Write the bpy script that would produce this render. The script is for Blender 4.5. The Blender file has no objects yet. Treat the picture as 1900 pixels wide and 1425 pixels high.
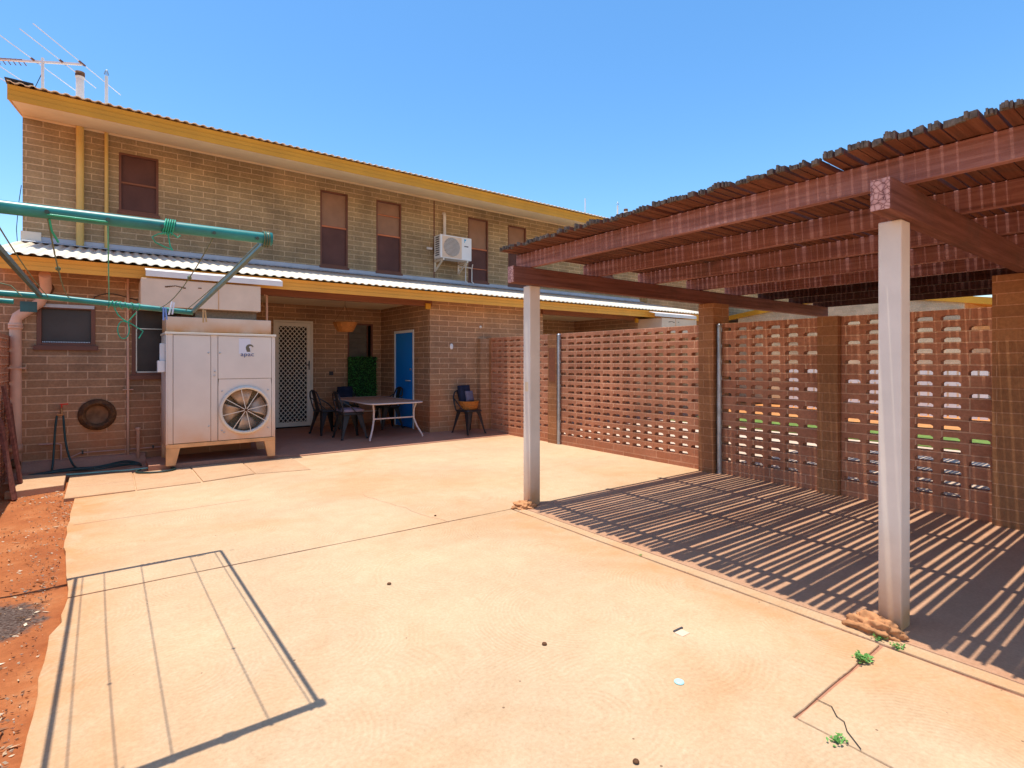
import bpy, bmesh, math, random
from mathutils import Vector, Matrix, noise as mnoise
random.seed(11)
S = bpy.context.scene
COL = S.collection
PI = math.pi
R = math.radians

# ---------------------------------------------------------------- camera, sky, sun
cd = bpy.data.cameras.new('camera'); cam = bpy.data.objects.new('camera', cd); COL.objects.link(cam)
cam.location = (0, 0, 1.385); cam.rotation_euler = (R(90), 0, R(-36.83))
cd.sensor_width = 36; cd.lens = 19.02; cd.shift_y = -0.0218; cd.clip_start = 0.05; cd.clip_end = 2000
S.camera = cam
SUN_TRAVEL = Vector((0.098, -0.045, -1)).normalized()
W = bpy.data.worlds.new('World'); S.world = W; W.use_nodes = True
wn = W.node_tree; wn.nodes.clear()
sky = wn.nodes.new('ShaderNodeTexSky'); sky.sky_type = 'NISHITA'; sky.sun_disc = False
sky.sun_elevation = R(83.7); sky.sun_rotation = math.atan2(-0.1, 0.045)
sky.air_density = 1.0; sky.dust_density = 0.6; sky.ozone_density = 1.2
bg = wn.nodes.new('ShaderNodeBackground'); bg.inputs['Strength'].default_value = 0.15
wo = wn.nodes.new('ShaderNodeOutputWorld')
hs_ = wn.nodes.new('ShaderNodeHueSaturation'); hs_.inputs['Saturation'].default_value = 1.3; hs_.inputs['Value'].default_value = 0.9; hs_.inputs['Hue'].default_value = 0.497
wn.links.new(sky.outputs[0], hs_.inputs['Color']); wn.links.new(hs_.outputs[0], bg.inputs[0]); wn.links.new(bg.outputs[0], wo.inputs[0])
sl = bpy.data.lights.new('sun', 'SUN'); sl.energy = 3.1; sl.angle = R(0.4); sl.color = (1, 0.94, 0.82)
so = bpy.data.objects.new('sun', sl); COL.objects.link(so)
so.rotation_euler = SUN_TRAVEL.to_track_quat('-Z', 'Y').to_euler(); so.location = (-2, 1, 20)
S.view_settings.view_transform = 'Standard'; S.view_settings.look = 'None'
S.view_settings.exposure = 0.88; S.view_settings.gamma = 1
S.render.engine = 'CYCLES'
S.cycles.max_bounces = 8; S.cycles.diffuse_bounces = 5

# ---------------------------------------------------------------- materials
class NT:
    def __init__(s, name):
        s.m = bpy.data.materials.new(name); s.m.use_nodes = True
        s.t = s.m.node_tree; s.b = s.t.nodes['Principled BSDF']
        s.co = s.n('ShaderNodeTexCoord').outputs['Object']
    def n(s, typ, **k):
        x = s.t.nodes.new(typ)
        for a, v in k.items(): setattr(x, a, v)
        return x
    def l(s, a, b): s.t.links.new(a, b)
    def noise(s, scale, detail=4, rough=0.55, vec=None, stretch=None, dist=0.0):
        v = vec or s.co
        if stretch:
            mp = s.n('ShaderNodeMapping'); mp.inputs['Scale'].default_value = stretch
            s.l(v, mp.inputs['Vector']); v = mp.outputs[0]
        x = s.n('ShaderNodeTexNoise'); x.inputs['Scale'].default_value = scale
        x.inputs['Detail'].default_value = detail; x.inputs['Roughness'].default_value = rough
        x.inputs['Distortion'].default_value = dist
        s.l(v, x.inputs['Vector']); return x.outputs['Fac']
    def ramp(s, fac, stops):
        r = s.n('ShaderNodeValToRGB'); e = r.color_ramp.elements
        while len(e) > 1: e.remove(e[-1])
        for i, (p, c) in enumerate(stops):
            c = tuple(c) + (1,) if not isinstance(c, (int, float)) else (c, c, c, 1)
            if i == 0: e[0].position = p; e[0].color = c
            else: e.new(p).color = c
        s.l(fac, r.inputs[0]); return r.outputs[0]
    def mix(s, fac, a, b, mode='MIX'):
        x = s.n('ShaderNodeMix', data_type='RGBA', blend_type=mode)
        for sock, v in ((x.inputs['Factor'], fac), (x.inputs['A'], a), (x.inputs['B'], b)):
            if hasattr(v, 'is_linked') or hasattr(v, 'links'): s.l(v, sock)
            elif isinstance(v, (int, float)): sock.default_value = v
            else: sock.default_value = tuple(v) + (1,)
        return x.outputs['Result']
    def math(s, op, a, b=0.0, clamp=False):
        x = s.n('ShaderNodeMath', operation=op); x.use_clamp = clamp
        for i, v in enumerate((a, b)):
            if isinstance(v, (int, float)): x.inputs[i].default_value = v
            else: s.l(v, x.inputs[i])
        return x.outputs[0]
    def sep(s, v=None):
        x = s.n('ShaderNodeSeparateXYZ'); s.l(v or s.co, x.inputs[0]); return x.outputs
    def bump(s, h, strength=0.3, dist=0.01):
        x = s.n('ShaderNodeBump'); x.inputs['Strength'].default_value = strength
        x.inputs['Distance'].default_value = dist
        s.l(h, x.inputs['Height']); s.l(x.outputs[0], s.b.inputs['Normal'])
    def done(s, col=None, rough=None, metal=0.0, spec=0.3):
        if col is not None:
            if hasattr(col, 'links'): s.l(col, s.b.inputs['Base Color'])
            else: s.b.inputs['Base Color'].default_value = tuple(col) + (1,)
        if rough is not None:
            if hasattr(rough, 'links'): s.l(rough, s.b.inputs['Roughness'])
            else: s.b.inputs['Roughness'].default_value = rough
        s.b.inputs['Metallic'].default_value = metal
        s.b.inputs['Specular IOR Level'].default_value = spec
        return s.m

def plain(name, c, rough=0.6, var=0.15, scale=6, metal=0.0, spec=0.3, bump=0.08, bscale=60, dust=None, stretch=None):
    t = NT(name)
    n = t.noise(scale, 5, stretch=stretch)
    lo = tuple(x * (1 - var) for x in c); hi = tuple(min(1, x * (1 + var)) for x in c)
    col = t.ramp(n, [(0.3, lo), (0.7, hi)])
    if dust:                                   # red dust that lies low on the thing and in patches: (colour, top height, amount)
        dc, top, amt = dust
        z = t.sep()[2]
        f = t.math('SUBTRACT', 1.0, t.math('DIVIDE', z, top), True)
        f = t.math('MULTIPLY', t.math('MULTIPLY', f, t.noise(3.5, 6)), amt * 1.8, True)
        col = t.mix(f, col, dc)
    if bump: t.bump(t.noise(bscale, 3), bump, 0.004)
    return t.done(col, rough, metal, spec)

DUST = (0.50, 0.17, 0.07)
def brick(name, c1, c2, mortar, dusty=0.0, dusttop=0.8, bw=0.4, rh=0.1, ms=0.011, stain=0.0):
    t = NT(name)
    geo = t.n('ShaderNodeNewGeometry')
    nx = t.math('GREATER_THAN', t.math('ABSOLUTE', t.sep(geo.outputs['Normal'])[0]), 0.5)
    x, y, z = t.sep()
    u = t.n('ShaderNodeMix', data_type='FLOAT'); t.l(nx, u.inputs[0]); t.l(x, u.inputs[2]); t.l(y, u.inputs[3])
    cb = t.n('ShaderNodeCombineXYZ'); t.l(u.outputs[0], cb.inputs[0]); t.l(t.math('ADD', z, 0.043), cb.inputs[1])
    b = t.n('ShaderNodeTexBrick', offset=0.5, squash=1.0)
    b.inputs['Scale'].default_value = 1; b.inputs['Brick Width'].default_value = bw
    b.inputs['Row Height'].default_value = rh; b.inputs['Mortar Size'].default_value = ms * 0.5
    b.inputs['Mortar Smooth'].default_value = 0.3; b.inputs['Bias'].default_value = -0.1
    b.inputs['Color1'].default_value = tuple(c1) + (1,); b.inputs['Color2'].default_value = tuple(c2) + (1,)
    b.inputs['Mortar'].default_value = tuple(mortar) + (1,)
    wob = t.noise(2.2, 3); off = t.n('ShaderNodeVectorMath', operation='MULTIPLY_ADD')
    t.l(cb.outputs[0], off.inputs[0]); off.inputs[1].default_value = (1, 1, 1)
    w2 = t.n('ShaderNodeCombineXYZ'); t.l(t.math('MULTIPLY', t.math('SUBTRACT', wob, 0.5), 0.012), w2.inputs[1])
    t.l(w2.outputs[0], off.inputs[2]); t.l(off.outputs[0], b.inputs['Vector'])
    col = b.outputs['Color']
    col = t.mix(0.85, col, t.ramp(t.noise(1.1, 6, 0.65), [(0.28, (0.6, 0.58, 0.56)), (0.72, (1.3, 1.25, 1.15))]), 'MULTIPLY')
    col = t.mix(0.6, col, t.ramp(t.noise(34, 4, 0.7), [(0.3, (0.7, 0.7, 0.7)), (0.7, (1.25, 1.25, 1.25))]), 'MULTIPLY')
    if stain:
        st = t.ramp(t.noise(1.7, 5, 0.6, stretch=(1, 1, 0.25)), [(0.5, 0.0), (0.72, 1.0)])
        col = t.mix(t.math('MULTIPLY', st, stain), col, (0.07, 0.055, 0.045))
    if dusty:
        f = t.math('SUBTRACT', 1.0, t.math('DIVIDE', z, dusttop), True)
        f = t.math('MULTIPLY', t.math('POWER', f, 0.7), t.ramp(t.noise(2.6, 5, 0.6), [(0.32, 0.12), (0.68, 1.0)]))
        col = t.mix(t.math('MULTIPLY', f, dusty, True), col, DUST)
    h = t.math('ADD', t.math('MULTIPLY', b.outputs['Fac'], -1.0), t.math('MULTIPLY', t.noise(50, 5, 0.7), 0.45))
    t.bump(h, 0.6, 0.008)
    return t.done(col, 0.9, spec=0.15)

def concrete(name, c, orange, swirl=True, edges=False):
    t = NT(name)
    lo = tuple(x * 0.9 for x in c); hi = tuple(min(1, x * 1.1) for x in c)
    col = t.ramp(t.noise(0.9, 7, 0.6), [(0.3, lo), (0.7, hi)])
    st = t.ramp(t.noise(0.55, 6, 0.62, dist=0.6), [(0.48, 0.0), (0.66, 1.0)])
    col = t.mix(t.math('MULTIPLY', st, 0.55), col, orange)
    pale = t.ramp(t.noise(1.6, 6, 0.7, stretch=(0.6, 1.6, 1)), [(0.55, 0.0), (0.75, 1.0)])
    col = t.mix(t.math('MULTIPLY', pale, 0.35), col, tuple(min(1, x * 1.25) for x in c))
    gr = t.noise(55, 4, 0.75)
    col = t.mix(0.6, col, t.ramp(gr, [(0.3, (0.8, 0.76, 0.70)), (0.7, (1.18, 1.18, 1.18))]), 'MULTIPLY')
    col = t.mix(0.7, col, t.ramp(t.noise(6.5, 7, 0.72), [(0.3, (0.93, 0.90, 0.85)), (0.65, (1.06, 1.06, 1.06))]), 'MULTIPLY')
    blot = t.ramp(t.noise(2.7, 7, 0.68, dist=0.8), [(0.56, 0.0), (0.64, 1.0)])
    col = t.mix(t.math('MULTIPLY', blot, 0.12), col, orange)
    if edges:                                  # red dust blown in along the dirt edge, the kerb and the house
        x, y, z = t.sep()
        e1 = t.math('SUBTRACT', 1.0, t.math('DIVIDE', t.math('ADD', x, 0.27), 0.42), True)
        e2 = t.math('SUBTRACT', 1.0, t.math('DIVIDE', t.math('ABSOLUTE', t.math('SUBTRACT', x, 2.92)), 0.42), True)
        e2 = t.math('MULTIPLY', e2, t.math('LESS_THAN', y, 3.95))
        e3 = t.math('MULTIPLY', t.math('DIVIDE', t.math('SUBTRACT', y, 5.4), 3.4, True), t.math('DIVIDE', t.math('SUBTRACT', 4.2, x), 4.4, True))
        e = t.math('ADD', t.math('ADD', t.math('MULTIPLY', e1, 1.0), t.math('MULTIPLY', e2, 0.75)), t.math('MULTIPLY', e3, 0.8), True)
        e = t.math('MULTIPLY', e, t.ramp(t.noise(3.2, 7, 0.7, dist=0.5), [(0.36, 0.08), (0.66, 1.0)]))
        col = t.mix(t.math('MULTIPLY', e, 0.85), col, (0.52, 0.235, 0.085))
    sp = t.n('ShaderNodeTexVoronoi'); sp.inputs['Scale'].default_value = 9; t.l(t.co, sp.inputs['Vector'])
    spots = t.math('MULTIPLY', t.math('LESS_THAN', sp.outputs['Distance'], 0.05), t.math('GREATER_THAN', t.noise(3.1, 2), 0.58))
    col = t.mix(t.math('MULTIPLY', spots, 0.75), col, (0.13, 0.07, 0.04))
    h = t.math('MULTIPLY', gr, 0.6)
    if swirl:
        v = t.n('ShaderNodeTexVoronoi'); v.inputs['Scale'].default_value = 1.5; t.l(t.co, v.inputs['Vector'])
        d = t.math('ADD', t.math('MULTIPLY', v.outputs['Distance'], 190.0), t.math('MULTIPLY', t.noise(5, 3), 9.0))
        arc = t.math('SINE', d)
        arc = t.math('MULTIPLY', arc, t.ramp(t.noise(2.1, 4), [(0.42, 0.0), (0.68, 1.0)]))
        h = t.math('ADD', h, t.math('MULTIPLY', arc, 0.22))
        col = t.mix(0.24, col, t.ramp(t.math('ADD', t.math('MULTIPLY', arc, 0.5), 0.5), [(0.2, (0.86, 0.82, 0.76)), (0.8, (1.1, 1.1, 1.1))]), 'MULTIPLY')
    t.bump(h, 0.6, 0.008)
    return t.done(col, 0.88, spec=0.15)

def timber(name, c, c2, axis, cracks=0.5):
    t = NT(name)
    st = {'x': (0.35, 9, 9), 'y': (9, 0.35, 9)}[axis]
    n = t.noise(3.5, 7, 0.65, stretch=st)
    col = t.ramp(n, [(0.28, tuple(x * 0.55 for x in c)), (0.48, c), (0.75, c2)])
    fl = t.ramp(t.noise(2.5, 6, 0.7), [(0.52, 0.0), (0.7, 1.0)])
    col = t.mix(t.math('MULTIPLY', fl, cracks), col, (0.085, 0.06, 0.05))
    t.bump(t.noise(6, 6, 0.7, stretch=st), 0.5, 0.006)
    return t.done(col, 0.85, spec=0.15)

M = {}
M['patio'] = concrete('patio_concrete', (0.53, 0.375, 0.24), (0.49, 0.265, 0.125), edges=True)
M['paver'] = concrete('paver_concrete', (0.50, 0.315, 0.19), (0.44, 0.215, 0.10), swirl=False)
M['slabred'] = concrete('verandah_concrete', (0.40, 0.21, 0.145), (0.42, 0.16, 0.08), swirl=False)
M['shadefloor'] = concrete('shade_darkened_concrete', (0.46, 0.265, 0.165), (0.40, 0.19, 0.105), swirl=False)  # patio concrete darkened in its colour to deepen the shade under the pergola
M['upbrick'] = brick('upper_block', (0.335, 0.242, 0.138), (0.41, 0.298, 0.17), (0.62, 0.465, 0.30), stain=0.3, ms=0.016)
M['lowbrick'] = brick('lower_block', (0.35, 0.198, 0.115), (0.435, 0.25, 0.142), (0.66, 0.42, 0.27), dusty=0.95, dusttop=1.0, stain=0.3, ms=0.016)
M['redbrick'] = brick('breeze_block', (0.47, 0.20, 0.118), (0.57, 0.258, 0.155), (0.74, 0.44, 0.29), dusty=0.5, dusttop=0.7, ms=0.012)
M['pierbrick'] = brick('pillar_block', (0.33, 0.15, 0.07), (0.42, 0.195, 0.09), (0.55, 0.29, 0.165), dusty=0.25, dusttop=0.7, ms=0.009)
M['creambrick'] = brick('cream_brick', (0.62, 0.50, 0.33), (0.70, 0.56, 0.38), (0.72, 0.60, 0.44))
M['yellow'] = plain('mustard_paint', (0.60, 0.295, 0.025), 0.5, 0.08, 2)
M['orange'] = plain('bounce_warmed_fascia', (0.74, 0.35, 0.055), 0.5, 0.1, 2)  # same mustard paint, with dust and warm bounced light put into the colour
M['soffit'] = plain('cream_paint', (0.80, 0.61, 0.39), 0.6, 0.06, 2)
M['roof'] = plain('cream_roof_sheet', (0.78, 0.68, 0.53), 0.45, 0.1, 1.5, spec=0.4)
M['darkroof'] = plain('dark_roof_sheet', (0.05, 0.04, 0.04), 0.5, 0.1, 1.5)
M['flash'] = plain('grey_flashing', (0.44, 0.46, 0.50), 0.5, 0.12, 3, spec=0.4)
M['brown'] = plain('brown_paint', (0.17, 0.065, 0.04), 0.55, 0.12, 4)
M['beam'] = plain('red_brown_beam', (0.23, 0.085, 0.045), 0.6, 0.15, 4, stretch=(0.4, 6, 6))
M['rail'] = plain('orange_brown_rail', (0.55, 0.17, 0.07), 0.5, 0.1, 4)
M['blind'] = plain('window_blind', (0.30, 0.165, 0.105), 0.7, 0.1, 5)
M['dusk'] = plain('grey_slat_glass', (0.14, 0.12, 0.095), 0.5, 0.2, 5)
def screenmat():
    t = NT('fly_screen')
    c = t.n('ShaderNodeTexChecker'); c.inputs['Scale'].default_value = 90; t.l(t.co, c.inputs['Vector'])
    c.inputs['Color1'].default_value = (0.13, 0.055, 0.045, 1); c.inputs['Color2'].default_value = (0.085, 0.037, 0.032, 1)
    col = t.mix(0.7, c.outputs['Color'], t.ramp(t.noise(2.2, 4), [(0.3, (0.75, 0.75, 0.75)), (0.7, (1.35, 1.3, 1.25))]), 'MULTIPLY')
    return t.done(col, 0.7)
M['screen'] = screenmat()
M['glass'] = plain('dark_window_glass', (0.06, 0.046, 0.042), 0.35, 0.3, 2, spec=0.2, bump=0)
M['metal'] = plain('aluminium', (0.55, 0.53, 0.5), 0.4, 0.1, 8, metal=0.6)
M['galv'] = plain('galvanised_steel', (0.42, 0.44, 0.47), 0.38, 0.25, 9, metal=0.75)
M['offwhite'] = plain('off_white_sheet', (0.75, 0.635, 0.53), 0.5, 0.05, 3, dust=((0.64, 0.27, 0.08), 0.75, 1.0))
M['duct'] = plain('dusty_duct_sheet', (0.70, 0.52, 0.38), 0.55, 0.08, 3)
def plenummat():
    t = NT('dusty_plenum_sheet'); z = t.sep()[2]
    f = t.math('SUBTRACT', 1.0, t.math('DIVIDE', t.math('SUBTRACT', z, 1.765), 0.16), True)
    f = t.math('MULTIPLY', f, t.ramp(t.noise(4, 5), [(0.3, 0.3), (0.6, 1.0)]))
    col = t.mix(f, t.ramp(t.noise(3, 5), [(0.3, (0.64, 0.44, 0.30)), (0.7, (0.74, 0.55, 0.40))]), (0.62, 0.24, 0.06))
    return t.done(col, 0.55)
M['plenum'] = plenummat()
M['dustyorange'] = plain('dust_stained_sheet', (0.66, 0.35, 0.15), 0.6, 0.25, 5)
M['white'] = plain('white_paint', (0.78, 0.76, 0.74), 0.4, 0.04, 4)
M['creamdoor'] = plain('cream_door_frame', (0.72, 0.62, 0.5), 0.45, 0.05, 4)
M['blue'] = plain('blue_door_paint', (0.004, 0.22, 0.74), 0.35, 0.06, 2)
M['pipe'] = plain('pink_cream_pipe', (0.66, 0.37, 0.25), 0.5, 0.12, 4, dust=((0.3, 0.12, 0.05), 0.6, 0.9))
M['ypipe'] = plain('yellow_cream_pipe', (0.66, 0.44, 0.13), 0.5, 0.08, 3)
M['wpipe'] = plain('white_pvc', (0.75, 0.70, 0.66), 0.45, 0.08, 5)
M['post'] = plain('dusty_cream_post', (0.80, 0.695, 0.585), 0.5, 0.07, 4, dust=((0.55, 0.29, 0.13), 0.55, 1.0))
M['joist'] = timber('red_brown_timber_along', (0.31, 0.135, 0.115), (0.48, 0.25, 0.22), 'y', 0.35)
M['bearer'] = timber('red_brown_timber_across', (0.19, 0.075, 0.055), (0.29, 0.125, 0.10), 'x', 0.45)
M['darkjoist'] = timber('dark_brown_timber', (0.07, 0.028, 0.02), (0.11, 0.045, 0.035), 'y', 0.5)  # darker brown timber for the joists farthest along
M['slat'] = timber('weathered_slat', (0.17, 0.062, 0.036), (0.25, 0.10, 0.06), 'x', 0.55)
def endgrain():
    t = NT('cracked_end_grain')
    v = t.n('ShaderNodeTexVoronoi', feature='DISTANCE_TO_EDGE'); v.inputs['Scale'].default_value = 42; t.l(t.co, v.inputs['Vector'])
    col = t.ramp(v.outputs['Distance'], [(0.0, (0.10, 0.035, 0.03)), (0.06, (0.45, 0.22, 0.19)), (0.3, (0.58, 0.33, 0.29))])
    return t.done(col, 0.9)
M['endgrain'] = endgrain()
M['char'] = plain('weathered_slat_end', (0.13, 0.10, 0.08), 0.95, 0.5, 30)
def greenmetal():
    t = NT('chalky_green_steel')
    n = t.noise(9, 6, 0.7, stretch=(0.4, 1, 1))
    col = t.ramp(n, [(0.3, (0.008, 0.12, 0.11)), (0.6, (0.015, 0.23, 0.20)), (0.78, (0.10, 0.36, 0.32))])
    return t.done(col, 0.38, spec=0.5)
M['green'] = greenmetal()
M['darkgreen'] = plain('worn_green_steel', (0.02, 0.075, 0.07), 0.4, 0.4, 12, spec=0.5)
M['cord'] = plain('green_plastic_cord', (0.03, 0.36, 0.20), 0.4, 0.25, 20)
M['oldcord'] = plain('faded_cord', (0.13, 0.15, 0.075), 0.6, 0.3, 20)
M['black'] = plain('black_powder_coat', (0.016, 0.016, 0.02), 0.38, 0.2, 10, spec=0.5)
M['navy'] = plain('navy_cushion', (0.012, 0.016, 0.038), 0.9, 0.25, 12)
M['greycush'] = plain('mauve_grey_cushion', (0.20, 0.15, 0.19), 0.9, 0.2, 10)
M['lilac'] = plain('lilac_cloth', (0.15, 0.13, 0.18), 0.9, 0.2, 10)
M['tabletop'] = plain('mottled_table_top', (0.44, 0.235, 0.145), 0.7, 0.25, 30, spec=0.2)
M['tableleg'] = plain('pale_table_steel', (0.58, 0.46, 0.42), 0.4, 0.1, 8)
def wicker():
    t = NT('orange_wicker')
    w = t.n('ShaderNodeTexWave', bands_direction='Z'); w.inputs['Scale'].default_value = 28; w.inputs['Distortion'].default_value = 3
    t.l(t.co, w.inputs['Vector'])
    col = t.ramp(w.outputs['Fac'], [(0.15, (0.22, 0.06, 0.012)), (0.6, (0.62, 0.22, 0.04))])
    t.bump(w.outputs['Fac'], 0.6, 0.006)
    return t.done(col, 0.7)
M['wicker'] = wicker()
def leafmat(name, a, b):
    t = NT(name); g = t.n('ShaderNodeNewGeometry')
    return t.done(t.ramp(g.outputs['Random Per Island'], [(0.0, a), (1.0, b)]), 0.6)
M['hedge'] = leafmat('artificial_leaf', (0.015, 0.085, 0.012), (0.06, 0.25, 0.045))
M['weed'] = leafmat('weed_leaf', (0.07, 0.2, 0.03), (0.2, 0.42, 0.1))
M['hedge_backing'] = plain('dark_green_backing', (0.008, 0.03, 0.008), 0.9, 0.2, 5)  # plain dark green board behind the artificial leaves
def littermat():
    t = NT('dry_leaf'); g = t.n('ShaderNodeNewGeometry')
    return t.done(t.ramp(g.outputs['Random Per Island'], [(0.0, (0.16, 0.06, 0.03)), (0.35, (0.42, 0.22, 0.11)), (0.7, (0.62, 0.47, 0.30)), (1.0, (0.74, 0.63, 0.47))]), 0.8)
M['litter'] = littermat()
def rustmat():
    t = NT('rusty_iron')
    col = t.ramp(t.noise(14, 6, 0.7), [(0.25, (0.035, 0.017, 0.011)), (0.5, (0.12, 0.05, 0.02)), (0.75, (0.26, 0.11, 0.035))])
    t.bump(t.noise(40, 4), 0.4, 0.004)
    return t.done(col, 0.8)
M['rust'] = rustmat()
M['palerust'] = plain('dusty_brown_iron', (0.22, 0.105, 0.05), 0.85, 0.35, 9)
M['hose'] = plain('dark_green_hose', (0.012, 0.04, 0.036), 0.4, 0.3, 10, spec=0.5)
M['palehose'] = plain('pale_green_hose', (0.20, 0.42, 0.36), 0.4, 0.2, 10, spec=0.5)
M['copper'] = plain('pinkish_copper', (0.55, 0.30, 0.24), 0.5, 0.2, 12)
M['brass'] = plain('brass_fitting', (0.5, 0.22, 0.08), 0.4, 0.2, 12, metal=0.5)
M['red'] = plain('red_plastic', (0.65, 0.05, 0.03), 0.4, 0.1, 8)
M['stone'] = plain('rough_footing', (0.50, 0.23, 0.10), 0.95, 0.35, 14, bump=0.7, bscale=25)
M['oldwood'] = timber('old_red_boards', (0.19, 0.065, 0.045), (0.3, 0.12, 0.085), 'y', 0.6)
M['lawn'] = plain('lawn_ground', (0.13, 0.2, 0.035), 0.9, 0.3, 9)
M['fence'] = plain('white_fence_paint', (0.74, 0.72, 0.72), 0.6, 0.06, 3)
M['gravel'] = plain('orange_soil', (0.52, 0.215, 0.07), 0.95, 0.2, 5)
M['paving'] = concrete('pale_paving', (0.60, 0.46, 0.36), (0.56, 0.38, 0.26), swirl=False)
M['dark'] = plain('dark_interior', (0.03, 0.022, 0.018), 0.9, 0.2, 3)
M['logoblue'] = plain('logo_blue', (0.04, 0.075, 0.23), 0.5, 0.02, 3)
M['logogrey'] = plain('logo_olive', (0.16, 0.13, 0.08), 0.5, 0.02, 3)
M['sticker'] = plain('white_sticker', (0.72, 0.68, 0.70), 0.5, 0.02, 3)
M['logosky'] = plain('logo_sky_blue', (0.03, 0.38, 0.62), 0.5, 0.02, 3)
M['logodark'] = plain('logo_charcoal', (0.05, 0.05, 0.06), 0.5, 0.02, 3)
M['coil'] = plain('condenser_fins', (0.24, 0.17, 0.11), 0.5, 0.2, 40, metal=0.4)
M['blade'] = plain('fan_blade', (0.56, 0.40, 0.28), 0.4, 0.2, 6, metal=0.3)
M['cyan'] = plain('pale_blue_plastic', (0.42, 0.68, 0.66), 0.4, 0.1, 20)
M['pegblue'] = plain('blue_peg', (0.20, 0.30, 0.62), 0.4, 0.1, 20)
M['pegwood'] = plain('wooden_peg', (0.55, 0.33, 0.14), 0.7, 0.1, 20)

def dirt():
    t = NT('red_dirt')
    col = t.ramp(t.noise(2.2, 8, 0.68), [(0.28, (0.30, 0.088, 0.034)), (0.55, (0.41, 0.14, 0.052)), (0.78, (0.52, 0.25, 0.12))])
    col = t.mix(0.5, col, t.ramp(t.noise(42, 5, 0.75), [(0.3, (0.68, 0.66, 0.64)), (0.72, (1.22, 1.22, 1.22))]), 'MULTIPLY')
    x, y, z = t.sep()                          # the burnt patch of charcoal beside the slab
    dx = t.math('DIVIDE', t.math('ADD', x, 0.56), 0.30); dy = t.math('DIVIDE', t.math('SUBTRACT', y, 4.02), 0.36)
    r = t.math('ADD', t.math('MULTIPLY', dx, dx), t.math('MULTIPLY', dy, dy))
    r = t.math('ADD', r, t.math('MULTIPLY', t.math('SUBTRACT', t.noise(8, 6, 0.7), 0.5), 2.2))
    k = t.ramp(r, [(0.55, 1.0), (1.0, 0.0)])
    ash = t.ramp(t.noise(60, 3, 0.7), [(0.4, (0.035, 0.03, 0.03)), (0.75, (0.2, 0.17, 0.15))])
    col = t.mix(t.math('MULTIPLY', k, 0.9), col, ash)
    t.bump(t.noise(24, 6, 0.75), 0.7, 0.02)
    return t.done(col, 0.95, spec=0.1)
M['dirt'] = dirt()

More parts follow.
